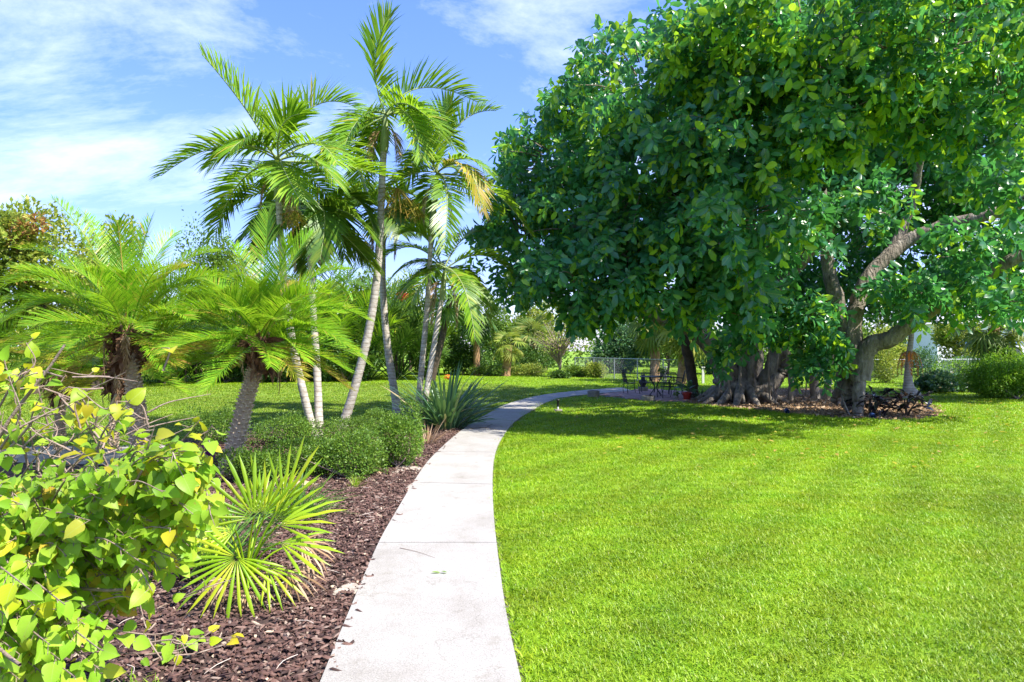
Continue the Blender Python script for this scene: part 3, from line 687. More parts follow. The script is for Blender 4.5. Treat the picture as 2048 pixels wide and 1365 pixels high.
def fan(R=1.0, n=22, spread=115, split=.45, droop=.25, wide=1.0):
    """pleated fan leaf, hub at origin, opening along +Y, facing +Z"""
    v, f = [], []; droop0 = droop
    angs = np.radians(np.linspace(-spread, spread, n)); h = np.radians(spread / n) * wide
    for i, a in enumerate(angs):
        a += random.uniform(-.25, .25) * h; droop = droop0 * random.uniform(.6, 1.7)
        rl = R * (1 - .22 * (abs(a) / math.radians(spread)) ** 2) * random.uniform(.84, 1.06)
        def p(r, da, z): return [math.sin(a + da) * r, math.cos(a + da) * r, z]
        zd = lambda r: -droop * (r / R) ** 2.5 * R * .6
        b = len(v)
        rs = rl * split
        v += [p(.02, 0, 0), p(rs, -h, zd(rs) - .012 * R), p(rs, 0, zd(rs) + .03 * R), p(rs, h, zd(rs) - .012 * R),
              p(rl * .75, -h * .5, zd(rl * .75)), p(rl * .75, 0, zd(rl * .75) + .012 * R), p(rl * .75, h * .5, zd(rl * .75)), p(rl, random.uniform(-.3, .3) * h, zd(rl) - .02 * R)]
        f += [[b, b + 1, b + 2], [b, b + 2, b + 3], [b + 1, b + 4, b + 5], [b + 1, b + 5, b + 2], [b + 2, b + 5, b + 6], [b + 2, b + 6, b + 3], [b + 4, b + 7, b + 5], [b + 5, b + 7, b + 6]]
    return np.array(v), np.array(f)

def ring_trunk(mb, P, r0, r1, ring=.09, amp=.05, sides=12, flare=1.5, mi=0):
    P = curve(P, 8); L = np.linalg.norm(np.diff(P, axis=0), axis=1).sum()
    n = max(12, int(L / ring) * 2); Q = curve(P, n)
    t = np.linspace(0, 1, n)
    r = r0 + (r1 - r0) * t + r0 * (flare - 1) * np.exp(-t * L / .18)
    r = r * (1 + amp * ((np.arange(n) % 2) * 2 - 1) * U(.4, 1, n))
    v, f = tube(Q, r, sides, wob=.02); caps(mb, v, f, mi, sides)
    return Q

# ------------------------------------------------------------------ tall feather palms
def feather_palm(label, trunk, r0, r1, Y, crown, fr, extra_n=0, mat='palm', seed=1, L=.62, w=.037, fruit=None, shaft=True, yellow=(), extra_el=(-30, 50), elen=1.7):
    """trunk: list of (px,py); crown: (px,py) where the fronds leave; fr: list of (ctrl px, tip px, dYctrl, dYtip, roll, vee)"""
    base = gp(*trunk[0]); Y0 = base[1]
    root = thing('feather_palm', label, 'palm', base, 0, 'slender feather palms grouped beside the path')
    P = [base - [0, 0, .1]] + [at(px, py, Y0 + (Y - Y0) * (i + 1) / len(trunk)) for i, (px, py) in enumerate(trunk[1:])]
    cr = at(*crown, Y)
    mb = MB(); ring_trunk(mb, P, r0, r1); mb.build('trunk', M['palm_trunk'], root)
    top = P[-1]
    mb = MB(); q = curve([top - nrm(cr - top) * .05, (top + cr) / 2, cr], 8); v, f = tube(q, np.array([1.15, 1.5, 1.45, 1.3, 1.15, 1., .8, .5]) * r1, 10); caps(mb, v, f, 0, 10); mb.build('crownshaft', M['shaft'], root)
    ca = [M[mat], M['shaft']]; ya = [M['palm_yellow'], M['shaft']]
    for i, (c, t, dc, dt, ro, ve) in enumerate(fr):
        mb = frond(cr + rv(1, .03)[0], at(*c, Y + dc), at(*t, Y + dt), 56, L * 1.08, w * 1.1, 60, 30, ve, .17, ro, .12, .022)
        mb.build('frond', ya if i in yellow else ca, root)
    for i in range(extra_n + 2):
        a = i * 2.4 + seed; el = math.radians(U(*extra_el)); l = elen * U(.8, 1.1)
        h = np.array([math.cos(a), math.sin(a), 0]); d = h * math.cos(el) + np.array([0, 0, math.sin(el)])
        p1 = cr + d * l * .55; p2 = cr + h * l * .85 * math.cos(el * .5) + np.array([0, 0, l * (math.sin(el) * .55 - .45)])
        frond(cr, p1, p2, 50, L * 1.08, w * 1.1, 62, 30, U(5, 30), .3, U(-.4, .4), .14, .02).build('frond', ca, root)
    for i in range(2):
        a = seed + 2.1 + i * 2.7; h = np.array([math.cos(a), math.sin(a), 0]); p0 = cr - [0, 0, .25]
        frond(p0, p0 + h * .35 - [0, 0, .1], p0 + h * .3 - [0, 0, U(.7, 1.1)], 22, L * .55, w * .7, 40, 20, 5, .5, U(-1, 1), .2, .012, 2).build('dead_frond', [M['dry'], M['dry']], root)
    if fruit:
        for px, py, s, mt in fruit:
            c = at(px, py, Y - .15); mb = MB()
            for _ in range(46):
                d = nrm(rv(1)[0] * [1, 1, .6] + [0, 0, -.5]) * s * U(.5, 1)
                mb.add(*tube(bez(c + [0, 0, s * .55], c + d * .6 + [0, 0, s * .3], c + d, 5), .006, 4))
                for k in range(3):
                    lp = c + d * U(.5, 1) + [0, 0, s * .1]
                    v, f = place(*LEAF_TINY, frames(nrm(rv(2)), nrm(rv(2))), U(.03, .05, 2), lp + rv(2, .02)); mb.add(v, f)
            mb.build('fruit_cluster', M[mt], root)
    return root

feather_palm('slender palm with wide arching fronds, leftmost of the tall group', [(635, 886), (596, 740), (572, 600), (562, 480), (557, 400)], .076, .055, 12.5, (556, 322), [
    ((500, 215), (402, 108), -.3, -.5, .15, 48), ((452, 250), (322, 352), -.8, -1.2, 0, 35), ((610, 165), (712, 215), .4, .9, -.2, 52), ((690, 220), (742, 400), .9, 1.2, 0, 15),
    ((545, 235), (600, 228), -.9, -.9, .3, 40), ((640, 250), (675, 330), -1.0, -1.6, 0, 25), ((470, 330), (430, 470), .8, 1.1, 0, 20), ((690, 320), (795, 362), .2, .6, 0, 22), ((560, 330), (600, 400), -.8, -1.1, 0, 5)], 3, fruit=[(590, 440, .3, 'fruit')], yellow=(), L=.7)
feather_palm('tallest slender palm of the group with one upright frond pointing skyward', [(680, 862), (722, 730), (748, 600), (760, 470), (764, 360), (768, 300)], .095, .066, 14.4, (772, 232), [
    ((722, 120), (782, 28), -.2, .1, -.9, 55), ((820, 135), (955, 205), .3, .6, .1, 50), ((830, 190), (842, 318), -.9, -1.5, 0, 25), ((700, 235), (650, 330), .2, .3, 0, 20),
    ((720, 205), (690, 290), -1, -1.6, 0, 30), ((800, 170), (880, 260), -.9, -1.5, 0, 35), ((850, 215), (915, 300), .9, 1.4, 0, 25), ((740, 260), (715, 380), .9, 1.2, 0, 10)], 2, fruit=[(795, 405, .55, 'fruit')], L=.75, w=.04)
feather_palm('slender palm with a yellowing frond, right-hand of the tall group beside the dark tree', [(831, 850), (845, 720), (856, 590), (862, 470)], .072, .05, 15.3, (876, 345), [
    ((905, 215), (992, 222), .4, .8, -.2, 55), ((872, 240), (905, 205), -.4, -.6, .4, 50), ((945, 285), (965, 425), -.7, -.9, 0, 8), ((985, 340), (1068, 480), .2, .2, 0, 15),
    ((905, 360), (888, 500), -1.0, -1.5, 0, 20), ((830, 300), (800, 400), .5, .6, 0, 15), ((960, 365), (1010, 500), .9, 1.3, 0, 15), ((845, 290), (830, 240), -.6, -1.1, 0, 40)], 3, fruit=[(830, 430, .3, 'fruit')], yellow=(2,), L=.66)
feather_palm('shorter palm with dark drooping fronds behind the leftmost tall palm', [(640, 886), (634, 740), (625, 600), (620, 500)], .076, .055, 13.6, (622, 425), [
    ((520, 340), (440, 440), .3, .2, 0, 18), ((720, 340), (752, 475), .2, .2, 0, 18), ((680, 350), (690, 520), .7, 1.0, 0, 10), ((560, 370), (520, 520), .5, .6, 0, 10), ((620, 350), (600, 520), .9, 1.6, 0, 10), ((665, 380), (640, 520), -.5, -.8, 0, 10), ((570, 330), (470, 360), .9, 1.5, 0, 30)], 5, mat='dark_palm', L=.72, w=.05)
feather_palm('palm with low wide fronds and leaning twin stem next to the strap-leaved clump', [(839, 858), (862, 730), (876, 640), (884, 600)], .068, .05, 15.6, (890, 535), [
    ((965, 480), (1020, 545), .1, .2, 0, 25), ((960, 530), (985, 690), .1, .2, 0, 15), ((830, 460), (760, 520), .5, .8, 0, 20), ((930, 440), (985, 470), .7, 1.1, 0, 25), ((850, 440), (800, 470), -.3, -.3, 0, 25), ((935, 540), (950, 680), -.9, -1.2, 0, 15), ((850, 520), (800, 600), -.4, -.4, 0, 12)], 5, L=.52, w=.036)
feather_palm('farther palm bending left with bright red fruit hanging under its crown', [(797, 826), (776, 700), (766, 580), (766, 480)], .11, .075, 18.3, (770, 420), [
    ((700, 370), (640, 470), .2, .3, 0, 20), ((850, 380), (880, 490), .4, .4, 0, 20), ((740, 340), (700, 400), .8, 1.2, 0, 25), ((810, 350), (850, 420), -.5, -.8, 0, 25)], 6, mat='dark_palm', L=.8, w=.055, fruit=[(805, 590, .2, 'redfruit'), (730, 500, .4, 'fruit')])

# ------------------------------------------------------------------ pygmy date palms
def date_palm(label, bpx, bpz, Y, knots, cpx, cpy, nf, rt, rb, fl=1.35, seed=0, spec=(), maxel=85):
    base = at(bpx, bpz, Y) * [1, 1, 0]
    root = thing('date_palm', label, 'palm', base, 0, 'pygmy date palms in the mulch bed')
    cr = at(cpx, cpy, Y)
    P = [base - [0, 0, .05]] + [at(a, b, Y) for a, b in knots] + [cr]
    Q = curve(P, 40); L = np.linalg.norm(np.diff(Q, axis=0), axis=1).sum()
    tq = np.linspace(0, 1, 40); rad = rb + (rt - rb) * tq
    mb = MB(); mb.add(*tube(Q, rad * .86, 12, wob=.04))
    # knobbly old leaf scars in a spiral
    ns = int(L / .0062); tt = np.linspace(0, .96, ns); an = np.arange(ns) * 2.39996
    c = curve(Q, ns); T = nrm(np.gradient(c, axis=0)); A = nrm(np.cross(T, [0.1, 1, 0])); B = np.cross(T, A)
    o = A * np.cos(an)[:, None] + B * np.sin(an)[:, None]; rr = np.interp(tt, tq, rad)
    kv = np.array([[-.7, -.5, -.2], [.7, -.5, -.2], [.55, .35, -.1], [-.55, .35, -.1], [-.32, .1, 1], [.32, .1, 1], [.25, .42, .8], [-.25, .42, .8]])
    kf = np.array([[4, 5, 6, 7], [0, 1, 5, 4], [1, 2, 6, 5], [2, 3, 7, 6], [3, 0, 4, 7]])
    Rm = np.stack([np.cross(T, o), T, o], -1)
    v, f = place(kv, kf, Rm, np.c_[rr * .34, np.full(ns, .035), rr * .26 * U(.7, 1.3, ns)], c + o * (rr * .82)[:, None])
    mb.add(v, f, 1); mb.build('trunk', [M['scar_gap_shade'], M['scar']], root, smooth=False)
    # brown boots and fibre under the crown
    mb = MB(); nb = 150
    a = U(0, 6.28, nb); hz = U(-.42, .06, nb)
    k = rt * (1.15 + .5 * np.clip((hz + .42) / .45, 0, 1))
    p = cr + np.c_[np.cos(a) * k, np.sin(a) * k, hz]
    d = nrm(np.c_[np.cos(a) * .6, np.sin(a) * .6, U(-1.0, 1.0, nb)] + rv(nb, .25))
    v, f = place(*leaf_template([0, .4, .8, 1], [.22, .2, .1, .01], .3, .35), frames(d, np.c_[np.cos(a), np.sin(a), np.zeros(nb)]), U(.1, .24, nb), p); mb.add(v, f)
    v, f = tube(curve([cr + [0, 0, -.45], cr + [0, 0, -.2], cr + [0, 0, .06]], 6), np.array([.95, 1.2, 1.4, 1.5, 1.4, .9]) * rt, 12, wob=.12); caps(mb, v, f, 0, 12)
    mb.build('old_boots', M['boot'], root, smooth=False)
    for i in range(7):
        a = U(0, 6.28); h = np.array([math.cos(a), math.sin(a), 0])
        mb = frond(cr + h * rt, cr + h * (rt + .25) + [0, 0, .05], cr + h * (rt + .15) - [0, 0, U(.4, .75)], 12, .16, .012, 30, 20, 5, .6, 0, .2, .012, 2, mir=0)
        mb.build('dead_frond', M['dry'], root)
    mats = [M['date'], M['date']]
    for i in range(nf):
        a = i * 2.39996 + seed; u = (i + .5) / nf
        el = math.radians(maxel - (maxel + 22) * u ** .9 + U(-6, 6)); l = fl * U(.85, 1.12) * (.85 + .2 * math.sin(u * 3))
        h = np.array([math.cos(a), math.sin(a), 0]); d = h * math.cos(el) + np.array([0, 0, math.sin(el)])
        p1 = cr + d * l * .62; p2 = cr + h * l * (.2 + .75 * math.cos(el)) + np.array([0, 0, l * (math.sin(el) * .85 - .2)])
        frond(cr + h * rt * .4, p1, p2, 64, .4, .0125, 58, 26, 24, .14, U(-.4, .4), .2, .011, 2).build('frond', [M['date_old']] * 2 if (u > .8 and i % 2) or i % 11 == 5 else mats, root)
    for tx, ty, dt in spec:
        ux = abs(tx - cpx); ctrl = (cpx + (tx - cpx) * .5, cpy + (ty - cpy) * .55 - ux * .3 - 25)
        frond(cr + rv(1, .03)[0], at(*ctrl, Y + dt * .45), at(tx, ty, Y + dt), 72, .42, .0135, 58, 26, 24, .14, U(-.35, .35), .16, .012, 2).build('frond', mats, root)
    return root
date_palm('pygmy date palm with straight knobbly trunk, largest and left of the pair', 284, 945, 9.4, [(277, 850), (268, 770)], 255, 668, 36, .1, .145, 1.6, .4,
          [(105, 398, .3), (168, 425, .8), (235, 445, -.4), (302, 438, .4), (352, 465, .9), (430, 505, .5), (505, 690, -.6), (455, 560, -.2), (60, 720, -.9), (15, 640, -.5), (-15, 580, .2), (40, 500, .6), (400, 720, -.3), (380, 640, -.9), (330, 740, -.8), (150, 700, -1.0), (20, 560, -.7)])
date_palm('pygmy date palm with curved leaning trunk between the shrubs and the bright vine', 452, 952, 9.3, [(470, 890), (492, 800), (510, 740)], 522, 682, 34, .09, .14, 1.4, 1.7,
          [(536, 425, .2), (470, 490, .6), (625, 470, .5), (690, 540, .3), (735, 640, .2), (738, 730, -.2), (690, 690, -.7), (612, 725, -.9), (560, 640, -1.1), (450, 700, -.7), (415, 620, -.2), (640, 740, .5), (390, 560, .5), (660, 590, -.5), (585, 480, -.5)])
date_palm('shaded pygmy date palm trunk standing just behind the large left date palm', 226, 905, 11.3, [(228, 850), (232, 790)], 238, 735, 14, .07, .09, 1.2, 3.1, maxel=60)
date_palm('low pygmy date palm half hidden behind the yellow vine at the left', 118, 880, 11.6, [(120, 850)], 120, 745, 26, .08, .1, 1.25, 2.2)
date_palm('pygmy date palm partly outside the frame at the far left edge', -60, 920, 10.4, [(-58, 850)], -55, 700, 24, .1, .14, 1.45, 5.2)

# ------------------------------------------------------------------ low clipped shrubs in the bed
def shrub(label, px, base_y, wpx, top_y, n, mat='shrub', size=.032, name='clipped_shrub', group='low clipped shrubs in the bed', cat='shrub', Y=None, depth=.9, tmpl=LEAF_TINY, stem=True, shell=.5, bump=.16):
    b = gp(px, base_y) if Y is None else at(px, base_y, Y) * [1, 1, 0]
    Yc = b[1]; rx = wpx / 2 / F * Yc; h = (base_y - top_y) / F * Yc if Y is None else H + (HY - top_y) / F * Yc
    root = thing(name, label, cat, b, 0, group)
    c = b + [0, rx * .4, h * .52]
    mb = MB(); mb.add(*blob(c, [rx, rx * depth, h * .5], n, size, tmpl, shell, bump))
    for _ in range(5):
        o = rv(1)[0] * [rx * .5, rx * .4, h * .15]; mb.add(*blob(c + o + [0, 0, h * .06], [rx * .5, rx * .5, h * .42], n // 6, size, tmpl, .55, .2))
    for _ in range(22):   # stray shoots
        d = nrm(rv(1)[0] + [0, -.3, .9]); p = c + d * [rx, rx * depth, h * .5] * .9; l = h * U(.1, .24); k = 7
        pts = p + (d + rv(1, .3)[0])[None] * (np.linspace(.2, 1, k) * l)[:, None]
        mb.add(*place(*tmpl, frames(nrm(np.tile(d, (k, 1)) + rv(k, .7)), nrm(rv(k, .4) + [0, 0, 1])), np.full(k, size) * U(.7, 1.2, k), pts))
    mb.build('foliage', M[mat], root, kind='stuff')
    if stem:
        mb = MB()
        for k in range(7):
            e = c + rv(1)[0] * [rx * .45, rx * .4, h * .15]
            mb.add(*tube(curve([b + rv(1)[0] * [.04, .04, 0], (b + e) / 2 + rv(1)[0] * .04, e], 5), np.array([.014, .011, .009, .006, .003]) * max(1, rx), 5))
        mb.build('stem', M['twig'], root)
    return root
shrub('round fine-leaved shrub nearest the path, tallest of the clipped row', 795, 938, 100, 838, 5200)
shrub('wide low clipped shrub left of the round one, spreading over the mulch edge', 700, 958, 128, 872, 5200)
shrub('broad clipped shrub in the middle of the bed at the foot of the twin trunks', 588, 950, 165, 884, 6500)
shrub('clipped shrub behind the twin palm trunks, on the lawn side of the bed', 565, 893, 135, 838, 4600)
shrub('clipped shrub behind the leaning date palm trunk, leftmost of the row', 425, 890, 115, 826, 4200)
shrub('low shrub between the twin trunks and the leaning grey palm trunk', 690, 888, 120, 842, 4200)
shrub('small shrub right of the leaning date palm base, in front of the others', 508, 968, 95, 908, 3800)
shrub('small loose shrub behind the round one with a few long shoots', 752, 868, 75, 822, 2600)

def strap_clump(name, label, cat, base, n, l0, l1, w, mat, erect=.7, group=None, parts=True, seg=6, spread=.12):
    root = thing(name, label, cat, base, 0, group)
    allm = MB()
    for i in range(n):
        a = U(0, 6.28); h = np.array([math.cos(a), math.sin(a), 0]); l = U(l0, l1)
        e = math.radians(np.clip(rng.normal(25 + erect * 55, 16), 12, 88)); e2 = e - math.radians(U(25, 75) * (1.35 - erect))
        p0 = base + h * U(0, spread); p1 = p0 + (h * math.cos(e) + np.array([0, 0, math.sin(e)])) * l * .55
        p2 = p1 + (h * math.cos(e2) + np.array([0, 0, math.sin(e2)])) * l * .45; p2[2] = max(p2[2], .03)
        q = bez(p0, p1, p2, seg + 1); T = nrm(np.gradient(q, axis=0)); s = nrm(np.cross(T, h * .3 + [0, 0, 1]) + [1e-4, 0, 0])
        s = nrm(np.cross([0, 0, 1.0], h) + rv(1, .25)[0])[None].repeat(seg + 1, 0)
        wp = np.interp(np.linspace(0, 1, seg + 1), [0, .3, .6, .85, 1], [.5, .85, 1, .6, .02]) * w * U(.7, 1.2)
        nz = np.cross(s, T); v = np.stack([q - s * wp[:, None] * .5 + nz * wp[:, None] * .15, q, q + s * wp[:, None] * .5 + nz * wp[:, None] * .15], 1).reshape(-1, 3)
        k = np.arange(seg)[:, None] * 3
        f = np.vstack([k + [0, 1, 4, 3], k + [1, 2, 5, 4]])
        if parts: MB().add(v, f).build('leaf', M[mat], root)
        else: allm.add(v, f)
    if not parts: allm.build('foliage', M[mat], root, kind='stuff')
    return root
bop = strap_clump('bird_of_paradise', 'large dark clump of long strap leaves with orange flowers beside the path bend', 'plant', gp(888, 862) + [0, .3, 0], 210, .9, 1.6, .06, 'strap', .55, None, True, 6, .4)
for px, py in ((897, 757),):
    c = at(px, py, 13.9 if py < 800 else 13.2); mb = MB()
    v, f = place(*LEAF_OVAL, frames(nrm(rv(9, .6) + [0, 0, .6]), nrm(rv(9))), U(.05, .1, 9), c + rv(9, .025)); mb.add(v, f)
    mb.build('flower', M['orange'], bop)
strap_clump('liriope_clump', 'fine grassy green clump spilling onto the mulch behind the fan palm', 'plant', gp(585, 1040), 240, .35, .65, .011, 'grassy', .5, None, False, 5, .2)
strap_clump('liriope_clump', 'fine grassy clump in shade under the vine at the left of the fan palm', 'plant', gp(420, 1130), 200, .35, .7, .013, 'grassy', .5, None, False, 5, .25)
strap_clump('purple_strap_plant', 'purple and green sword-leaved plant at the left foot of the leaning date palm', 'plant', gp(420, 945), 26, .3, .5, .05, 'purple', .85, None, True, 4, .06)
strap_clump('purple_strap_plant', 'small purple-leaved plant at the right foot of the leaning date palm', 'plant', gp(482, 950), 12, .22, .36, .045, 'purple', .8, None, True, 4, .05)
strap_clump('grass_tuft', 'lone small bright green weed tuft standing in the open mulch', 'plant', gp(711, 978), 42, .12, .22, .006, 'fan', .9, None, False, 4, .04)
strap_clump('dry_grass_clump', 'dry straw coloured stalks at the foot of the strap-leaved clump', 'plant', gp(855, 890), 60, .3, .6, .012, 'dry', .6, None, False, 4, .15)
# low weeds by the bottom left corner
for (px, py, lb) in ((352, 1318, 'round-leaved green weed at the mulch edge below the vine'), (240, 1215, 'round-leaved green weed under the lower vine branches')):
    b = gp(px, py); root = thing('round_leaved_weed', lb, 'plant', b, 0, 'weeds under the vine')
    for k in range(9):
        a = k * 2.4; h = np.array([math.cos(a), math.sin(a), 0]); e = b + h * U(.04, .13) + [0, 0, U(.05, .16)]
        mb = MB(); v, f = place(*LEAF_HEART_HI, frames(nrm(h + rv(1, .3)), nrm(rv(1, .3) + [0, -.3, 1])), U(.05, .075, 1), e[None]); mb.add(v, f); mb.build('leaf', M['boug'], root)
        mb = MB(); mb.add(*tube(curve([b, (b + e) / 2 + [0, 0, .02], e], 5), .002, 4)); mb.build('stem', M['grassy'], root)
P = area_pts(-2.6, -1.72, 2.6, 3.5, .075); tv, tf = blades(20, .05, .02, .07, .0035, 1.2)
scatter_obj('ground_cover', tv, tf, np.c_[P, np.full(len(P), .01)], U(0, 6.28, len(P)), U(.6, 1.3, len(P)), M['grass'], 'sparse bright green weeds growing under the yellow vine', 'weeds')

# ------------------------------------------------------------------ young fan palm in the bed
fb = gp(492, 1172)
fp = thing('young_fan_palm', 'young fan palm with bright green pleated leaves in the mulch beside the vine', 'palm', fb)
def fan_leaf(hub, direc, normal, R, mat='fan', spread=112, n=20, droop=.25, base=None, wide=.74):
    R = R * 1.1
    v, f = fan(R, n, spread, .36, droop, wide)
    Rm = frames(np.array([direc], float), np.array([normal], float))
    v, f = place(v, f, Rm, np.ones(1), np.array([hub])); MB().add(v, f).build('leaf', M[mat], fp)
    if base is not None:
        MB().add(*tube(curve([base, (base + hub) / 2 + [0, 0, .05], hub], 7), np.linspace(.009, .006, 7), 5)).build('leaf_stalk', M['fan'], fp)
fc = fb + [0, 0, .06]
for (px, py, Y, d, nn, R, sp, dr, mt) in [
    (566, 1005, 4.9, (.3, .1, 1), (-.3, -1, .3), .46, 42, .03, 'fan'), (508, 1035, 4.75, (-.55, -.2, .85), (.2, -.9, .5), .42, 62, .12, 'fan'), (530, 1030, 4.85, (-.1, -.1, 1), (0, -1, .35), .4, 48, .08, 'fan'),
    (474, 1115, 4.45, (-.25, -.45, -.5), (.1, -.85, .6), .42, 105, .25, 'fan'), (556, 1050, 4.7, (.95, -.1, .25), (-.1, -.6, .8), .44, 34, .2, 'fan'), (548, 1040, 5.0, (.75, 0, .7), (-.4, -.8, .5), .42, 48, .15, 'fan'),
    (560, 1085, 4.6, (.95, -.3, -.05), (-.1, -.55, .85), .42, 36, .3, 'fan'), (535, 1135, 4.5, (.6, -.5, -.35), (0, -.6, .8), .3, 40, .4, 'fan'),
    (445, 1040, 4.9, (-.85, -.1, .35), (.2, -.7, .7), .36, 66, .25, 'fan'), (455, 1085, 5.1, (-.8, .2, .1), (.2, -.5, .8), .36, 70, .3, 'fan'), (520, 1030, 5.2, (.1, .5, .85), (0, -.9, .4), .36, 70, .15, 'fan'), (470, 1060, 4.7, (-.6, -.4, .2), (.2, -.8, .6), .34, 62, .3, 'fan'),
    (497, 1178, 4.55, (-.1, -.5, -.35), (0, -.6, .5), .22, 60, .6, 'dry'), (578, 1142, 4.6, (.6, -.45, -.3), (0, -.5, .7), .24, 55, .6, 'dry'), (600, 1085, 5.0, (.8, .1, -.3), (0, -.4, .8), .28, 60, .6, 'dry'), (455, 1160, 4.6, (-.6, -.4, -.3), (0, -.5, .7), .24, 55, .6, 'dry')]:
    fan_leaf(at(px, py, Y), d, nn, R, mt, sp, int(sp / 5.4), dr * U(.7, 1.5), fc)

# ------------------------------------------------------------------ yellow-green vine shrub in the near left corner
vb = np.array([-2.55, 3.15, 0])
vine = thing('bougainvillea', 'sprawling yellow-green heart-leaved shrub with bare woody twigs in the near left corner', 'shrub', vb)
LP, LD, LU, LS, LY = [], [], [], [], []
tw = MB()
def twig(P, r, leaves, ls, spread=.75, yel=.0, start=.35, bare=False):
    Q = curve(P, 12); tw.add(*tube(Q, np.linspace(r, r * .3, 12), 5, wob=.12))
    T = nrm(np.gradient(Q, axis=0))
    for i in range(leaves):
        t = start + (1 - start) * (i + U(0, 1)) / max(leaves, 1); t = min(t, .999)
        k = t * 11; j = min(int(k), 10); p = Q[j] + (Q[j + 1] - Q[j]) * (k - j)
        sd = nrm(rv(1)[0]); d = nrm(T[j] * .45 + sd * spread + np.array([.1, -.25, -.38]))
        st = U(.012, .04)
        LP.append(p + d * st); LD.append(d); LU.append(nrm(rv(1, .4)[0] + [.05, -.35, .9])); LS.append(ls * U(.42, 1.2)); LY.append(U(0, 1) < yel)
        tw.add(*tube(np.array([p, p + d * st * 1.1]), .0016, 3))
# main woody stems
for e in [at(330, 1290, 2.5), at(130, 690, 2.9), at(400, 950, 3.2), at(40, 1330, 2.1), at(250, 1180, 2.4), at(60, 850, 2.6), at(230, 860, 3.4)]:
    m = (vb + e) / 2 + [0, 0, .25] + rv(1, .06)[0]
    tw.add(*tube(curve([vb + rv(1, .05)[0] * [1, 1, 0], m, e], 14), np.linspace(.014, .005, 14), 7, wob=.12))
# dense lower mound
for i in range(430):
    px = U(-40, 425); top = np.interp(px, [-40, 100, 250, 330, 420, 450], [930, 940, 930, 900, 915, 970]); bot = np.interp(px, [-40, 60, 200, 330, 430], [1390, 1350, 1250, 1170, 1050])
    py = U(top, bot); Y = U(2.25, 3.3)
    Y = min(Y, 3.4 - (py - 950) / 420 * .85)
    e = at(px, py, Y); s = e + nrm(vb + [.3, .1, .75] - e) * U(.25, .5) + rv(1, .06)[0]
    twig([s, (s + e) / 2 + [0, -.02, .06], e], .0045, int(U(6, 11)), .066, .8, .1)
# sparse yellowing upper twigs
for (a, b, c) in [((150, 1000), (90, 830), (60, 700)), ((60, 960), (30, 800), (8, 720)), ((190, 1000), (200, 880), (260, 800)), ((240, 980), (180, 860), (150, 790)), ((100, 980), (60, 860), (95, 760)), ((280, 990), (290, 920), (310, 850)),
                  ((300, 980), (350, 900), (402, 838)), ((330, 990), (390, 900), (425, 850)), ((0, 900), (40, 830), (20, 760)), ((30, 980), (120, 900), (210, 830)), ((-20, 850), (30, 760), (55, 735)), ((140, 960), (200, 900), (240, 830)), ((380, 990), (400, 920), (418, 880)), ((60, 900), (20, 880), (-10, 820)),
                  ((60, 1010), (120, 960), (170, 905)), ((10, 1010), (60, 930), (110, 880)), ((180, 990), (240, 930), (275, 870))]:
    Y = U(2.5, 3.2)
    twig([at(*a, Y + .15), at(*b, Y), at(*c, Y - .05)], .006, int(U(5, 9)), .062, .8, .5, .3)
# bare criss-cross twigs
for _ in range(75):
    px, py = U(-20, 330), U(740, 990); Y = U(2.6, 3.3); a = U(-1, 1)
    p = at(px, py, Y); q = p + np.array([U(-.25, .3), U(-.1, .1), U(-.05, .2)])
    twig([p, (p + q) / 2 + rv(1, .03)[0], q], .0045, int(U(0, 2.4)), .06, .8, .7)
for _ in range(34):
    px, py = U(60, 370), U(1180, 1330); Y = U(2.4, 3.0)
    p = at(px, py, Y); q = p + np.array([U(-.1, .35), U(-.1, .1), U(-.1, .12)])
    twig([p, (p + q) / 2 + rv(1, .03)[0], q], .004, int(U(0, 2.6)), .05, .8, .6)
for (px, py) in [(200, 1300), (100, 1290), (20, 1345), (150, 1355), (250, 1280), (-10, 1300), (40, 1360), (90, 1350), (-20, 1360), (120, 1320), (30, 1280), (80, 1220), (-10, 1180), (130, 1210), (40, 1310), (200, 1340), (60, 1250), (60, 1180), (170, 1250), (10, 1230)]:
    e = at(px, py, U(2.05, 2.3)); s = at(px - 90, py - 70, 2.5)
    twig([s, (s + e) / 2, e], .005, 9, .075, .8, .05, .2)
LP, LD, LU, LS, LY = map(np.array, (LP, LD, LU, LS, LY))
LS = np.minimum(LS, .032 * LP[:, 1] * U(.75, 1.1, len(LS)))
tw.build('branch', M['twig'], vine)
pxs = 1024 + LP[:, 0] / LP[:, 1] * F; pys = HY + (H - LP[:, 2]) / LP[:, 1] * F
score = LS / LP[:, 1] * ((pxs > 0) & (pys < 1365) & (pys > 0))
order = np.argsort(-score); near, rest = order[:300], order[300:]
hm = MB().add(*LEAF_HEART_HI).mesh('leaf', M['boug_vein']); hy = MB().add(*LEAF_HEART_HI).mesh('yellow_leaf', M['boug_yellow_vein'])
RM = frames(LD, LU)
def leaf_parts(root, idx, mesh_of, P, Rm, S):
    for i in idx:
        o = bpy.data.objects.new('leaf', mesh_of(i)); C.objects.link(o); o.parent = root
        m = Matrix(Rm[i].tolist()).to_4x4(); m = Matrix.Translation(Vector(P[i]) - root.location) @ m @ Matrix.Diagonal((S[i], S[i], S[i], 1))
        o.matrix_local = m
leaf_parts(vine, near, lambda i: hy if LY[i] else hm, LP, RM, LS)
mb = MB()
for fl, mi in ((False, 0), (True, 1)):
    k = rest[LY[rest] == fl]
    if len(k): mb.add(*place(*LEAF_HEART, RM[k], LS[k], LP[k]), mi)
mb.build('foliage', [M['boug'], M['boug_yellow']], vine, kind='stuff')

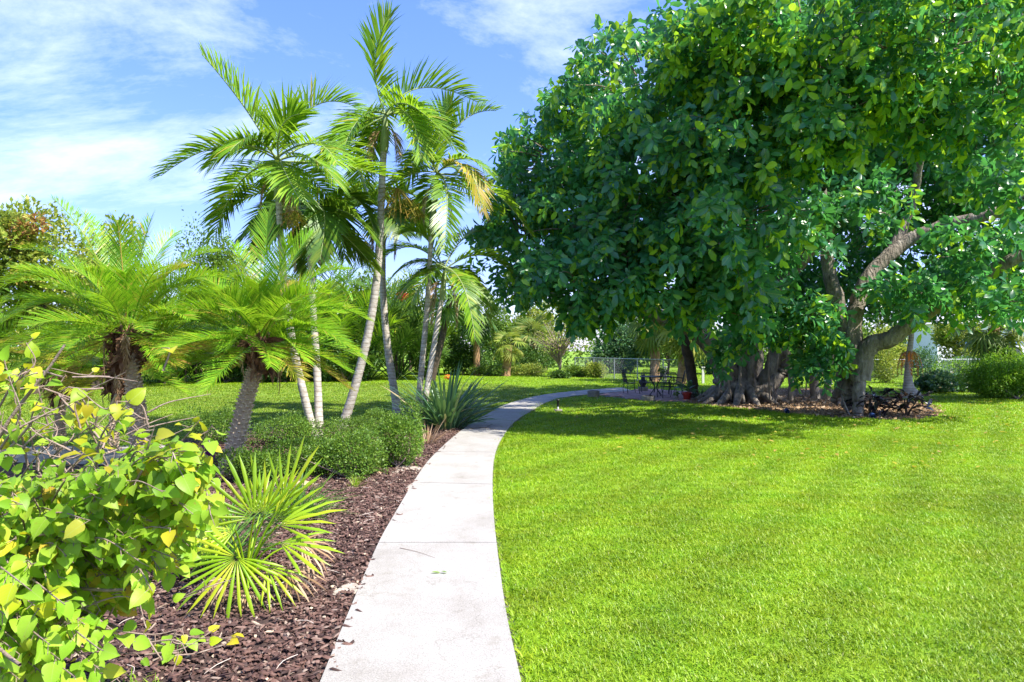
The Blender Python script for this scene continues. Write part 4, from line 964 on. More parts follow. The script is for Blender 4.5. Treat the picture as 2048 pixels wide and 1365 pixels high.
# ------------------------------------------------------------------ the big ficus
fr0 = gp(1500, 806)
fic = thing('ficus_tree', 'huge spreading fig tree with dark glossy crown, several trunks and hanging roots', 'tree', fr0)
Yt = 22.5
tr = MB()
def limb(mb, pts, r0, r1, n=16, sides=10, wob=.06):
    Q = curve([at(*p) for p in pts], n); Q[1:-1] += rv(n - 2, r1 * .14)
    mb.add(*tube(curve(Q, n * 2), np.linspace(r0, r1, n * 2) * (1 + U(-.05, .05, n * 2)), sides + 4, wob=wob * 1.3))
    return Q
# left main bole: bundle of fused stems with buttress roots
for pts, r0, r1 in [([(1470, 812, 22.2), (1475, 760, 22.4), (1490, 690, 22.6), (1500, 600, 22.5), (1480, 480, 22)], .55, .3),
                    ([(1430, 806, 22.4), (1450, 760, 22.5), (1430, 700, 22.5), (1385, 660, 22.3), (1310, 632, 21.8), (1200, 590, 21), (1100, 520, 20)], .42, .14),
                    ([(1520, 812, 22), (1540, 760, 21.9), (1560, 710, 21.8), (1545, 670, 22), (1510, 640, 22.2), (1530, 520, 22.5), (1590, 380, 21)], .4, .16),
                    ([(1500, 808, 22.8), (1505, 740, 23), (1520, 640, 23.2), (1600, 520, 23.5), (1700, 420, 23)], .4, .2),
                    ([(1490, 800, 21.7), (1540, 775, 21.5), (1570, 735, 21.5), (1562, 700, 21.6)], .2, .15),
                    ([(1455, 805, 21.9), (1462, 740, 21.9), (1475, 660, 22)], .2, .16), ([(1510, 800, 21.6), (1502, 740, 21.7), (1512, 665, 21.9)], .13, .09)]:
    limb(tr, pts, r0, r1, 20)
for (px, py, Yv) in [(1392, 803, 22.2), (1402, 812, 21.3), (1430, 815, 20.7), (1470, 822, 20.4), (1520, 820, 20.5), (1560, 815, 20.9), (1580, 800, 21.8), (1378, 800, 23)]:
    e = at(px, py, Yv) * [1, 1, 0]; s = at(1485, 765, 22.2)
    s = s + nrm(e - s) * [.35, .35, 0]
    tr.add(*tube(curve([s, (s * .45 + e * .55) * [1, 1, 0] + [0, 0, .22], e - [0, 0, .04]], 12), np.linspace(.2, .05, 12), 8, wob=.1))
tr.build('trunk', M['bark'], fic)
# right prop trunk with two legs
tr = MB()
for pts, r0, r1 in [([(1716, 834, 17.4), (1716, 780, 17.5), (1722, 715, 17.7)], .115, .19), ([(1688, 818, 18.2), (1698, 770, 18.0), (1715, 710, 17.8)], .13, .17), ([(1668, 806, 19), (1682, 770, 18.6), (1700, 700, 18)], .12, .17),
                    ([(1708, 760, 17.8), (1702, 690, 17.9), (1680, 620, 18), (1662, 560, 18), (1655, 500, 18), (1640, 380, 17)], .24, .14),
                    ([(1715, 740, 17.7), (1706, 670, 17.8), (1722, 590, 17.9), (1760, 530, 18), (1820, 480, 18), (1900, 448, 17.6), (2000, 425, 17), (2100, 370, 16)], .24, .12),
                    ([(1720, 760, 17.6), (1735, 695, 17.5), (1775, 680, 17.3), (1820, 650, 17), (1890, 600, 16.6), (1980, 545, 16.2), (2070, 500, 15.6)], .25, .13),
                    ([(1755, 545, 18), (1800, 470, 18.2), (1830, 380, 18), (1850, 240, 17)], .14, .08),
                    ([(1600, 470, 20), (1580, 400, 18.5), (1555, 330, 17), (1540, 200, 15.5)], .15, .07)]:
    limb(tr, pts, r0, r1, 18)
tr.build('trunk', M['bark'], fic)
limb_b = MB(); limb(limb_b, [(1387, 800, 23.5), (1382, 740, 23.6), (1368, 680, 23.4), (1360, 620, 23)], .2, .14); limb_b.build('trunk', M['dark_trunk'], fic)
for pts, r in [([(1582, 800, 20.5), (1580, 740, 20.5), (1570, 650, 20.5)], .085), ([(1630, 797, 21), (1628, 740, 21), (1640, 640, 21)], .14), ([(1655, 800, 20.3), (1658, 750, 20.3), (1668, 660, 20.3)], .11), ([(1437, 792, 21.4), (1442, 745, 21.4), (1440, 680, 21.6)], .03), ([(1462, 800, 21.2), (1456, 740, 21.3), (1464, 640, 21.6)], .035),
               ([(1540, 800, 21), (1537, 730, 21), (1545, 640, 21)], .03), ([(1545, 800, 20.8), (1552, 740, 21), (1560, 690, 21.2)], .025), ([(1612, 790, 21), (1613, 700, 21)], .02), ([(1700, 832, 17.3), (1690, 810, 17.4), (1682, 790, 17.6)], .02), ([(1488, 806, 21), (1480, 745, 21.4), (1500, 650, 21.6)], .05)]:
    mb = MB(); limb(mb, pts, r, r * .8, 10, 7, .1); mb.build('aerial_root', M['bark'], fic)

def clusters(c, r, n, ls, per=13, down=.55, shell=.72, bump=.3, hole=.0, young=.4):
    c = np.asarray(c, float); r = np.asarray(r, float)
    d = nrm(rv(n)); ph = U(0, 6.28, 6)
    bm = 1 + bump * (np.sin(d[:, 0] * 5 + ph[0]) * np.sin(d[:, 2] * 5 + ph[1]) + .6 * np.sin(d[:, 2] * 9 + ph[2]) * np.sin(d[:, 1] * 8 + ph[3]) + .35 * np.sin(d[:, 0] * 13 + ph[4]))
    bm = np.minimum(bm, 1.12)
    p = c + d * (shell + (1 - shell) * U(0, 1, n) ** .5)[:, None] * bm[:, None] * r
    if hole:
        q = p * 1.15
        h = np.sin(q[:, 0] * 2.1 + .8 * np.sin(q[:, 2] * 1.3) + .3) * np.sin(q[:, 2] * 2.9 + 1.1 * np.sin(q[:, 0] * .9) + 1.7) + .6 * np.sin(q[:, 0] * 4.3 + q[:, 2] * 2.7) * np.sin(q[:, 1] * 1.7 - q[:, 2] * 3.1)
        k_ = h > -hole; p, d = p[k_], d[k_]; n = len(p)
    t = nrm(d * .8 + rv(n, .35) + [0, 0, -down])
    A = nrm(np.cross(t, rv(n))); B = np.cross(t, A)
    k = np.arange(per); an = k * 2.4
    a = an[None] + U(0, 6.28, n)[:, None] + U(-.4, .4, (n, per)); rad = A[:, None] * np.cos(a)[..., None] + B[:, None] * np.sin(a)[..., None]
    lt = ls * U(1.6, 3.2, n)
    st = (k / per - .8)[None] * lt[:, None]
    sag = np.stack([0 * st, 0 * st, -.25 * (st + .8 * lt[:, None]) ** 2 / lt[:, None]], -1)
    P = p[:, None] + t[:, None] * st[..., None] + sag + rad * ls * .08
    op = np.linspace(1.15, .5, per)
    D = nrm(t[:, None] * (1 - op * .6)[None, :, None] + rad * op[None, :, None] + np.array([0, 0, -.2]) + rng.normal(size=(n, per, 3)) * .16)
    Nn = nrm(t[:, None] * .7 - rad * .3 + np.array([0, 0, .6]) + rng.normal(size=(n, per, 3)) * .25)
    S = ls * U(.45, 1.15, (n, per))
    new = (U(0, 1, n) < young)[:, None] & (k[None] >= per - (7 if young > .6 else 5)) & (U(0, 1, (n, per)) < .85)
    return P.reshape(-1, 3), D.reshape(-1, 3), Nn.reshape(-1, 3), S.ravel(), p, t, new.ravel()
LOBES = [  # px, py, Y, rx px, ry px, depth m, clusters, leaf length
    (1140, 320, 17.5, 150, 140, 2.2, 420, .23), (1060, 500, 17.5, 115, 110, 2.0, 330, .23), (1080, 400, 18, 110, 120, 2.0, 260, .23), (1300, 180, 15.5, 190, 120, 2.2, 420, .24), (1290, 340, 15, 170, 150, 2.2, 420, .24),
    (1170, 560, 15.5, 150, 88, 2.0, 330, .25), (1310, 540, 15, 150, 100, 2.0, 360, .25), (1450, 90, 13, 150, 100, 2.0, 380, .23), (1500, 260, 13, 190, 130, 1.8, 420, .24), (1440, 430, 14, 160, 130, 1.8, 330, .25), (1430, 600, 15, 120, 80, 1.5, 190, .26),
    (1610, 60, 10.5, 200, 130, 2.0, 420, .2), (1640, 230, 11.5, 150, 110, 1.6, 270, .22), (1800, 90, 10, 220, 150, 2.0, 430, .2), (1990, 80, 9.2, 200, 170, 1.8, 380, .19), (1790, 250, 11.5, 140, 60, 1.2, 110, .22), (1970, 240, 11, 140, 90, 1.3, 150, .22),
    (1950, 500, 16.5, 140, 55, 1.4, 80, .26), (1730, 410, 17, 120, 75, 1.0, 60, .27), (1600, 500, 16.5, 90, 100, 1.2, 95, .27), (1930, 590, 16.5, 190, 48, 2.0, 210, .25), (2020, 390, 14, 80, 100, 1.0, 50, .25), (1620, 690, 17.5, 70, 85, 1.0, 130, .25), (1520, 660, 18, 75, 55, .9, 70, .26), (1440, 720, 19.5, 26, 40, .4, 22, .27), (1380, 610, 17, 60, 60, 1, 60, .25),
    (1600, 640, 17, 90, 60, 1, 80, .25), (1810, 600, 15.5, 60, 50, .8, 40, .25), (1200, 450, 16, 170, 110, 2, 260, .24),
    # upper and right-hand parts of the crown beyond the picture
    (1620, -110, 18, 260, 130, 3, 420, .3), (1950, -120, 18, 260, 150, 3, 420, .3),
    # the far side of the crown, seen from underneath
    (1350, 480, 24, 260, 130, 3, 420, .34), (1600, 420, 26, 300, 200, 3, 620, .36), (1850, 430, 26, 280, 190, 3, 620, .36), (2040, 430, 23, 180, 180, 3, 300, .36), (1500, 250, 22, 350, 200, 4, 620, .36), (1900, 250, 21, 350, 220, 4, 760, .36), (1750, 120, 24, 380, 150, 4, 700, .38), (2080, 130, 22, 260, 160, 4, 620, .38), (2230, 330, 22, 150, 200, 3.5, 420, .36), (1700, 590, 25, 240, 50, 2, 240, .33), (1950, 590, 23, 170, 40, 2, 170, .32), (1480, 600, 25, 150, 60, 2, 160, .33),
]
CP, CD, CN, CS, CT = [], [], [], [], []
twg = MB()
for (px, py, Y, rx, ry, dp, n, ls) in LOBES:
    if Y < 14: Y = 14 - (14 - Y) * .42
    c = at(px, py, Y); r = np.array([rx / F * Y, dp, ry / F * Y])
    P, D, Nn, S, p, t, nw = clusters(c, r, int(n * (1.12 if Y < 20 else .9)), ls * (.96 if Y < 20 else .85), hole=.28 if Y < 20 else 0, young=float(np.interp(py, [60, 500], [.85, .3])) if Y < 20 else .04)  # more lime leaves higher up, few at the back: sunlight put into leaf colour
    CP.append(P); CD.append(D); CN.append(Nn); CS.append(S); CT.append(nw)
    for j in range(0, len(p), 6):
        b = c + (p[j] - c) * .45
        twg.add(*tube(curve([b, (b + p[j]) / 2 + [0, 0, .08], p[j]], 4), np.array([.02, .014, .009, .005]), 4))
CP, CD, CN, CS, CT = map(np.concatenate, (CP, CD, CN, CS, CT))
keep = CP[:, 1] > 6.5
CP, CD, CN, CS, CT = CP[keep], CD[keep], CN[keep], CS[keep], CT[keep]
RF = frames(CD, CN)
pxs = 1024 + CP[:, 0] / CP[:, 1] * F; pys = HY + (H - CP[:, 2]) / CP[:, 1] * F
vis = (pxs > 960) & (pxs < 2048) & (pys > 0) & (pys < 1365)
score = CS / CP[:, 1] * vis * np.where(CP[:, 1] < 14.5, 1, .0001)
order = np.argsort(-score); near, rest = order[:300], order[300:]
fm = MB().add(*LEAF_OVAL_HI).mesh('leaf', M['ficus_vein']); fn = MB().add(*LEAF_OVAL_HI).mesh('young_lit_leaf', M['ficus_new_lit_vein'])
leaf_parts(fic, near, lambda i: fn if CT[i] else fm, CP, RF, CS)
cm = MB()
for fl, mi in ((False, 0), (True, 1)):
    k = rest[CT[rest] == fl]
    for kk_, tm in ((k[CP[k, 1] < 19.5], LEAF_OBO), (k[CP[k, 1] >= 19.5], LEAF_HEX)):
        if len(kk_): cm.add(*place(*tm, RF[kk_], CS[kk_], CP[kk_]), mi)
cm.build('crown', [M['ficus'], M['ficus_new_lit']], fic, kind='stuff')
twg.build('twigs', M['bark'], fic, kind='stuff')

# dark glossy plants at the foot of the right trunk
for (px, py, w, lb) in [(1765, 836, 70, 'dark glossy-leaved plant beside the right prop trunk, left of its pair'), (1835, 838, 80, 'dark glossy-leaved plant at the right end of the litter bed')]:
    b = gp(px, py) + [0, .5, 0]; root = thing('dark_leaf_plant', lb, 'plant', b, 0, 'dark leafy plants under the fig tree')
    for k in range(64):
        a = k * 2.4; u = U(0, 1); h = np.array([math.cos(a), math.sin(a), 0]); p = b + h * U(.02, .5) * w / 80 + [0, 0, U(.15, .62)]
        d = nrm(h * .8 + [0, 0, U(-.2, .7)] + rv(1, .25)[0])
        v, f = place(*LEAF_OVAL_HI, frames(d[None], nrm(rv(1, .3) + [0, -.1, 1])), np.array([[.2, .36, .36]]) * U(.7, 1.1), p[None]); MB().add(v, f).build('leaf', M['croton'], root)
    mb = MB()
    for k in range(8): e = b + rv(1)[0] * [.2, .2, 0] + [0, 0, .45]; mb.add(*tube(curve([b + rv(1, .05)[0] * [1, 1, 0], e], 4), .015, 5))
    mb.build('stem', M['dark_trunk'], root)
strap_clump('strap_leaf_tuft', 'small dark strap-leaved tuft by the fig roots behind the pots', 'plant', gp(1400, 800), 30, .3, .6, .04, 'strap', .7, None, True, 4, .1)

# ------------------------------------------------------------------ patio furniture and pots
def iron_chair(label, loc, rz):
    r = thing('patio_chair', label, 'chair', (0, 0, 0), 0, 'black iron chairs around the patio table')
    def part(nm, curves, rad):
        mb = MB()
        for c in curves: mb.add(*tube(curve(c, 9), rad, 5))
        o = mb.build(nm, M['iron']); o.parent = r
    for sx in (-1, 1):
        part('leg', [[(sx * .23, -.2, 0), (sx * .25, -.23, .18), (sx * .22, -.2, .43)]], .013)
        part('leg', [[(sx * .22, .26, 0), (sx * .26, .25, .2), (sx * .22, .2, .43)]], .013)
        part('armrest', [[(sx * .25, -.24, .66), (sx * .27, 0, .67), (sx * .26, .2, .63), (sx * .24, .23, .43)]], .013)
    a = np.linspace(0, 2 * np.pi, 14); ringp = np.c_[.24 * np.cos(a), .22 * np.sin(a), np.full(14, .43)]
    bars = [[(x, -.22 * math.sqrt(1 - (x / .24) ** 2), .43), (x, 0, .425), (x, .22 * math.sqrt(1 - (x / .24) ** 2), .43)] for x in np.linspace(-.2, .2, 9)]
    bars += [[(-.24 * math.sqrt(1 - (y / .22) ** 2), y, .43), (0, y, .425), (.24 * math.sqrt(1 - (y / .22) ** 2), y, .43)] for y in np.linspace(-.18, .18, 7)]
    part('seat', [list(ringp)] + bars, .009)
    fr = [[(-.22, -.21, .43), (-.24, -.27, .7), (-.2, -.31, .9), (0, -.32, .94), (.2, -.31, .9), (.24, -.27, .7), (.22, -.21, .43)]]
    fr += [[(x, -.21, .45), (x, -.27, .7), (x * .9, -.315, .92)] for x in np.linspace(-.17, .17, 7)] + [[(-.23, -.26 - .02 * k, .55 + .1 * k), (0, -.28 - .02 * k, .56 + .1 * k), (.23, -.26 - .02 * k, .55 + .1 * k)] for k in range(4)]
    part('backrest', fr, .009)
    r.location = Vector(loc); r.rotation_euler = (0, 0, rz)
    return r
tb = gp(1311, 794)
ch0 = iron_chair('black iron patio chair at the left end of the table, side on', gp(1262, 789), math.radians(-80))
for (px, py, rz, lb) in [(1296, 787, 170, 'black iron patio chair behind the table, next to the black stove'), (1331, 787, 190, 'black iron patio chair behind the table at its right'), (1352, 792, 80, 'black iron patio chair at the right end of the table beside the potted plant'), (1334, 798.5, 10, 'black iron patio chair in front of the table, nearest the lawn')]:
    copy_thing(ch0, gp(px, py), math.radians(rz), lb)
table = thing('patio_table', 'round black iron table standing on the pink paved patio under the fig tree', 'table', tb)
mb = MB(); a = np.linspace(0, 2 * np.pi, 25); c0 = tb + [0, 0, .73]
mb.add(*tube(np.c_[.55 * np.cos(a), .55 * np.sin(a), 0 * a] + c0, .02, 6))
lathe(mb, [(.0, .725), (.54, .725), (.54, .738), (0, .738)], 24, 0, tb); mb.build('tabletop', M['iron'], table)
for k in range(4):
    h = np.array([math.cos(k * 1.571 + .5), math.sin(k * 1.571 + .5), 0])
    mb = MB(); mb.add(*tube(curve([tb + h * .34, tb + h * .3 + [0, 0, .05], tb + h * .06 + [0, 0, .3], tb + h * .08 + [0, 0, .42], tb + h * .3 + [0, 0, .71]], 14), .014, 5)); mb.build('leg', M['iron'], table)
b = at(1338, 757, 25); pr = thing('table_plant', 'small potted green plant standing on the iron table top', 'plant', tb + [.25, .1, .74])
mb = MB(); lathe(mb, [(0, .742), (.06, .742), (.08, .85), (.07, .85), (0, .84)], 14, 0, tb + [.25, .1, 0]); mb.build('pot', M['stone'], pr)
mb = MB(); mb.add(*blob(tb + [.25, .1, .93], [.16, .16, .1], 160, .06, LEAF_OVAL, .3)); mb.build('foliage', M['bg_green'], pr, kind='stuff')
def drum(label, px, py, r, h, prof=None):
    c = gp(px, py); t = thing('concrete_drum', label, 'planter', c, 0, 'round concrete drums around the patio')
    mb = MB(); lathe(mb, [(0, .0), (r * .94, .0), (r, .02), (r, h - .02), (r * .96, h), (r * .78, h)], 24, 0, c); mb.build('body', M['stone'], t)
    mb = MB(); lathe(mb, [(r * .78, h), (r * .76, h - .03), (0, h - .03)], 24, 0, c); mb.build('soil_top', M['litter'], t)
    return c
drum('round grey concrete drum standing alone at the path end of the patio', 1187, 795, .22, .24)
drum('round grey concrete drum at the front edge of the patio beneath the table', 1296, 803.5, .23, .2)
cc = drum('round concrete drum under the small black stove behind the table', 1286, 784, .2, .2)
st = thing('garden_stove', 'small black pot-bellied stove standing on a concrete drum', 'stove', cc + [0, 0, .2])
mb = MB(); lathe(mb, [(.0, .2), (.12, .2), (.1, .24), (.17, .36), (.15, .46), (.08, .52), (.07, .66), (.1, .67), (.1, .7), (0, .7)], 16, 0, cc); mb.build('body', M['iron'], st)
mb = MB(); box(mb, cc + [0, -.165, .36], (.1, .03, .08)); mb.build('stove_door', M['iron'], st)
rp = gp(1374, 802); t = thing('potted_plant', 'broad-leaved plant in a dark red pot at the right edge of the patio', 'plant', rp)
mb = MB(); lathe(mb, [(0, 0), (.1, 0), (.15, .24), (.165, .25), (.165, .29), (.14, .29), (.13, .24), (0, .24)], 20, 0, rp); mb.build('pot', M['redpot'], t)
for k in range(26):
    a = k * 2.4; h = np.array([math.cos(a), math.sin(a), 0]); e = rp + h * U(.05, .22) + [0, 0, U(.3, .55)]
    d = nrm(h * .6 + [0, 0, U(0, .9)]); v, f = place(*LEAF_OVAL_HI, frames(d[None], nrm(rv(1, .3) + [0, -.3, 1])), U(.2, .3, 1), e[None]); MB().add(v, f).build('leaf', M['strap'], t)
sp_ = gp(1352, 801.5); t = thing('small_pot', 'small grey green pot next to the red one', 'planter', sp_)
mb = MB(); lathe(mb, [(0, 0), (.07, 0), (.095, .17), (.08, .17), (0, .15)], 16, 0, sp_); mb.build('pot', M['stone'], t)
mb = MB(); mb.add(*blob(sp_ + [0, 0, .22], [.1, .1, .08], 60, .07, LEAF_OVAL, .2)); mb.build('foliage', M['bg_green'], t, kind='stuff')
# path light
lp = gp(1116, 824); t = thing('path_light', 'small black path light on a stone base in the lawn beside the path', 'lamp', lp)
mb = MB(); box(mb, lp + [0, 0, .035], (.2, .16, .07), 0, .2); mb.build('base', M['stone'], t)
mb = MB(); lathe(mb, [(.018, .07), (.018, .16), (0, .16)], 10, 0, lp); mb.build('stem', M['white'], t)
mb = MB(); lathe(mb, [(0, .15), (.03, .15), (.034, .17), (.034, .3), (.05, .31), (.045, .335), (0, .345)], 14, 0, lp); mb.build('lamp_head', M['iron'], t)
for px, py, lb in ((1573, 829, 'small dark blue spotlight at the front edge of the leaf litter, left one'), (1744, 838, 'small dark blue spotlight beside the right prop trunk')):
    c = gp(px, py); t = thing('garden_spotlight', lb, 'lamp', c, 0, 'ground spotlights under the fig tree')
    mb = MB(); lathe(mb, [(.012, 0), (.012, .07), (0, .07)], 8, 0, c); mb.build('spike', M['iron'], t)
    mb = MB(); mb.add(*tube(curve([c + [0, -.07, .07], c + [0, 0, .1], c + [0, .07, .13]], 6), np.array([.06, .062, .06, .055, .045, .02]), 12)); lathe(mb, [(.058, 0), (0, .002)], 12, 0, c + [0, -.06, .09]); mb.build('lamp_head', M['bluepl'], t)

# ------------------------------------------------------------------ chain-link fences
def chain_fence(label, pts, h, nposts, mats='steel', gate=False):
    A, B = np.array(pts[0]), np.array(pts[1]); L = np.linalg.norm(B - A); d = (B - A) / L
    t = thing('chain_link_fence', label, 'fence', A, 0, 'chain-link fences at the back of the garden')
    for k in range(nposts):
        p = A + d * L * k / (nposts - 1); mb = MB(); v, f = tube(curve([p, p + [0, 0, h + .04]], 4), .034, 8); caps(mb, v, f, 0, 8); mb.build('post', M[mats], t)
    MB().add(*tube(curve([A + [0, 0, h], B + [0, 0, h]], 4), .024, 6)).build('top_rail', M[mats], t)
    nw = int(L / .085); s = np.arange(-int(h / .085), nw) * .085; V, Fc = [], []
    mb = MB()
    for sg in (1, -1):
        for x in s:
            a, b2 = x, x + h; z0, z1 = 0., h
            if a < 0: z0 = -a; a = 0
            if b2 > L: z1 = h - (b2 - L); b2 = L
            if b2 <= a: continue
            if sg == -1: z0, z1 = h - z0, h - z1
            p, q = A + d * a + [0, 0, z0 + .02], A + d * b2 + [0, 0, z1 + .02]
            mb.add(*tube(np.array([p, q]), .0035, 3))
    mb.build('wire_mesh', M['wire'], t, kind='stuff')
chain_fence('grey chain-link fence running behind the patio table', [gp(1150, 753.5), gp(1385, 771)], 1.2, 6)
chain_fence('grey chain-link fence crossing behind the hedge at the right', [gp(1700, 762), gp(2080, 757)], 1.15, 6)
for px, py, top, lb in ((1406, 768, 736, 'white post seen between the dark stem and the fig trunk'), (1331, 766, 735, 'pale thin post behind the patio table')):
    c = gp(px, py); t = thing('garden_post', lb, 'post', c, 0, 'pale posts behind the patio')
    hh = (py - top) / F * c[1]
    mb = MB(); box(mb, c + [0, 0, hh / 2], (.11 if px > 1400 else .09, .1, hh)); mb.build('shaft', M['white'], t, smooth=False)
    mb = MB(); box(mb, c + [0, 0, hh + .02], (.16, .16, .05)); mb.build('cap', M['white'], t, smooth=False)

# ------------------------------------------------------------------ background planting
def sabal(label, bpx, bpz, tpx, tpy, Y, r, R=1.0, n=22, mat='sabal', trunk='sabal_trunk', lo=-70):
    base = at(bpx, bpz, Y) * [1, 1, 0]; cr = at(tpx, tpy, Y)
    t = thing('cabbage_palm', label, 'palm', base, 0, 'cabbage palms at the back of the garden')
    mb = MB(); ring_trunk(mb, [base - [0, 0, .1], base * .5 + cr * .5 + [.05, 0, 0], cr], r * 1.1, r, .14, .06, 12, 1.3); mb.build('trunk', M[trunk], t)
    v, f = fan(R, 20, 105, .5, .55); me = MB().add(v, f).mesh('fan_leaf', M[mat])
    st = MB()
    for i in range(n):
        a = i * 2.4; el = math.radians(80 + (lo - 80) * (i + .5) / n); h = np.array([math.cos(a), math.sin(a), 0])
        d = h * math.cos(el) + np.array([0, 0, math.sin(el)]); hub = cr + d * R * U(.6, .85)
        st.add(*tube(np.array([cr, (cr + hub) / 2 + [0, 0, .05], hub]), .02, 4))
        o = bpy.data.objects.new('fan_leaf', me); C.objects.link(o); o.parent = t
        dd = nrm(d + [0, 0, -.35]); Rm = frames(dd[None], nrm(np.array([0, 0, 1.0]) + d * .4 + rv(1, .2)[0])[None])[0]
        o.matrix_local = Matrix.Translation(Vector(hub) - t.location) @ Matrix(Rm.tolist()).to_4x4()
    st.build('leaf_stalks', M[mat], t)
    return t
sabal('cabbage palm with upright brown trunk right of the strap-leaved clump, at the lawn edge', 953, 750, 950, 630, 44, .2, 1.3, 20, 'bg_dark')
sabal('cabbage palm with pale shaggy trunk and loose light fronds left of the bare shrub', 1010, 751, 1016, 690, 43, .26, .85, 13, 'bg_light')
sabal('dark leaning palm trunk behind the low wide-fronded palm', 862, 760, 902, 590, 37, .17, 1.2, 18, 'dark_palm', 'dark_trunk')
sabal('distant cabbage palm trunk rising behind the dark bushes', 1066, 745, 1066, 678, 50, .22, 1.3, 18, 'sabal')
sabal('orange-brown cabbage palm trunk just behind the patio table', 1309, 762, 1308, 640, 36, .24, 1.2, 22, 'sabal')
sabal('leaning orange-brown cabbage palm beside the dark prop stem', 1361, 768, 1372, 650, 33, .22, 1.2, 24, 'bg_light', lo=-95)
sabal('cabbage palm with thick brown trunk above the hedge at the right edge', 1985, 775, 1988, 655, 30, .21, 1.15, 22, 'sabal', lo=-85)

def clump_palm(label, px, py, Y, h, n, mat, seed, group='clumping palms behind the left lawn', spread=.5):
    base = at(px, py, Y) * [1, 1, 0]; t = thing('clumping_palm', label, 'palm', base, 0, group)
    for i in range(n):
        a = i * 2.4 + seed; u = (i + .5) / n; l = h * U(.75, 1.05) * (1 - .35 * u); e = math.radians(86 - 55 * u); hd = np.array([math.cos(a), math.sin(a), 0])
        p0 = base + hd * spread * u * .5; p1 = p0 + (hd * math.cos(e) + np.array([0, 0, math.sin(e)])) * l * .75; p2 = p0 + hd * l * (.28 + .4 * math.cos(e)) + np.array([0, 0, l * (.85 * math.sin(e) - .1)])
        frond(p0, p1, p2, 26, h * .17, .07, 60, 30, 20, .3, U(-.5, .5), .3, .03, 2).build('frond', [M[mat], M[mat]], t)
    mb = MB()
    for k in range(5):
        a = U(0, 6.28); e = base + np.array([math.cos(a) * .5, math.sin(a) * .4, h * .42]); mb.add(*tube(curve([base + rv(1, .2)[0] * [1, 1, 0], e], 6), .05, 6))
    mb.build('stem', M['dark_trunk'], t)
for i, (px, Y, h, m, lb) in enumerate([(395, 35, 8.6, 'dark_palm', 'clumping feather palm behind the left lawn, right of the large date palm'), (465, 36, 7.4, 'dark_palm', 'dark clumping palm at the lawn edge behind the leaning date palm trunk'), (540, 36, 7.2, 'bg_dark', 'deep green clumping palm behind the leaning date palm crown'), (610, 37, 7.8, 'dark_palm', 'clumping palm at the lawn edge behind the twin trunks'), (680, 37, 7.6, 'date', 'lighter clumping palm between the tall trunks at the lawn edge'), (735, 38, 7.0, 'bg_dark', 'dark clumping palm left of the far bending palm'), (790, 39, 7.2, 'bg_dark', 'dark drooping clumping palm right of the far bending palm trunk'), (340, 34, 7.8, 'date', 'pale clumping palm left of the pair behind the date palms'), (230, 30, 7.4, 'date', 'tall pale clumping palm rising behind the large date palm crown'), (0, 27, 6.4, 'dark_palm', 'clumping palm at the left edge of the photo behind the date palms'), (645, 40, 9.6, 'dark_palm', 'tall clumping palm rising behind the lawn edge between the twin trunks and the tallest palm'), (715, 42, 9.2, 'date', 'tall pale clumping palm behind the tallest palm trunk'), (480, 40, 9.0, 'date', 'tall light clumping palm behind the crown of the leaning date palm'), (800, 44, 9.4, 'dark_palm', 'tall clumping palm seen behind the red fruit cluster')]):
    clump_palm(lb, px, 765, Y, h, 24, m, i * 1.3)

def tree(name, label, px, Y, top_y, wpx, mat, n, ls, trunk_h=.45, tmat='dark_trunk', group=None, lobes=7, tmpl=LEAF_TINY, extra=None, bare=0, cat='tree', low=.35):
    b = at(px, 760, Y) * [1, 1, 0]; h = H + (HY - top_y) / F * Y; rx = wpx / 2 / F * Y
    t = thing(name, label, cat, b, 0, group)
    mb = MB(); top = b + [0, 0, h * .75]
    mb.add(*tube(curve([b - [0, 0, .1], b + [rx * .05, 0, h * .35], top], 10), np.linspace(.02 * h + .03, .02, 10), 8, wob=.08))
    cr = MB()
    for k in range(lobes):
        c = b + np.array([U(-.62, .62) * rx, U(-.5, .5) * rx, h * (low + (1 - low) * U(.15, .82))]); r = np.array([rx * U(.35, .6), rx * U(.35, .6), h * (1 - low) * U(.2, .36)])
        cr.add(*blob(c, r, n // lobes, ls, tmpl, .35, .22))
        mb.add(*tube(curve([b + [0, 0, h * U(.2, .45)], (b + c) / 2 + [0, 0, h * .22], c], 6), np.linspace(.012 * h + .01, .01, 6), 5))
    for _ in range(bare):
        a = U(0, 6.28); e = b + np.array([math.cos(a) * rx * U(.5, 1), math.sin(a) * rx * .7, h * U(.55, 1)]); s = b + [0, 0, h * U(.2, .5)]
        mb.add(*tube(curve([s, (s + e) / 2 + [0, 0, h * .08], e], 8), np.linspace(.045, .008, 8), 5, wob=.1))
    mb.build('trunk', M[tmat], t)
    cr.build('crown', M[mat], t, kind='stuff')
    if extra:
        em = MB()
        for k in range(5): em.add(*blob(b + np.array([U(-.3, .5) * rx, -rx * .55, h * U(.55, .9)]), [rx * .15, .4, h * .045], 110, ls * .9, LEAF_TINY, .2))
        em.build('seed_clusters', M[extra], t, kind='stuff')
    return t
tree('leafy_tree', 'leafy tree with reddish brown dry clusters at the upper left edge', 70, 26, 405, 210, 'bg_light', 8000, .19, .4, extra='bg_red')
tree('leafy_tree', 'yellow-green leafy tree right of the one with reddish clusters, behind the date palm', 190, 29, 425, 170, 'bg_light', 7000, .19)
tree('leafy_tree', 'dense mid-green tree filling the back corner at the left edge', -90, 24, 440, 200, 'bg_green', 7000, .19)
tree('pale_branching_shrub', 'bare pale-branched shrub with sparse yellow leaves at the lawn edge left of the fence', 1118, 42, 640, 125, 'bg_light', 1100, .14, tmat='twig', bare=46, cat='shrub', lobes=9)
tree('background_tree', 'bluish green bushy tree behind the chain-link fence, left of the patio table', 1232, 48, 640, 130, 'bg_blue', 8000, .2, low=.05)
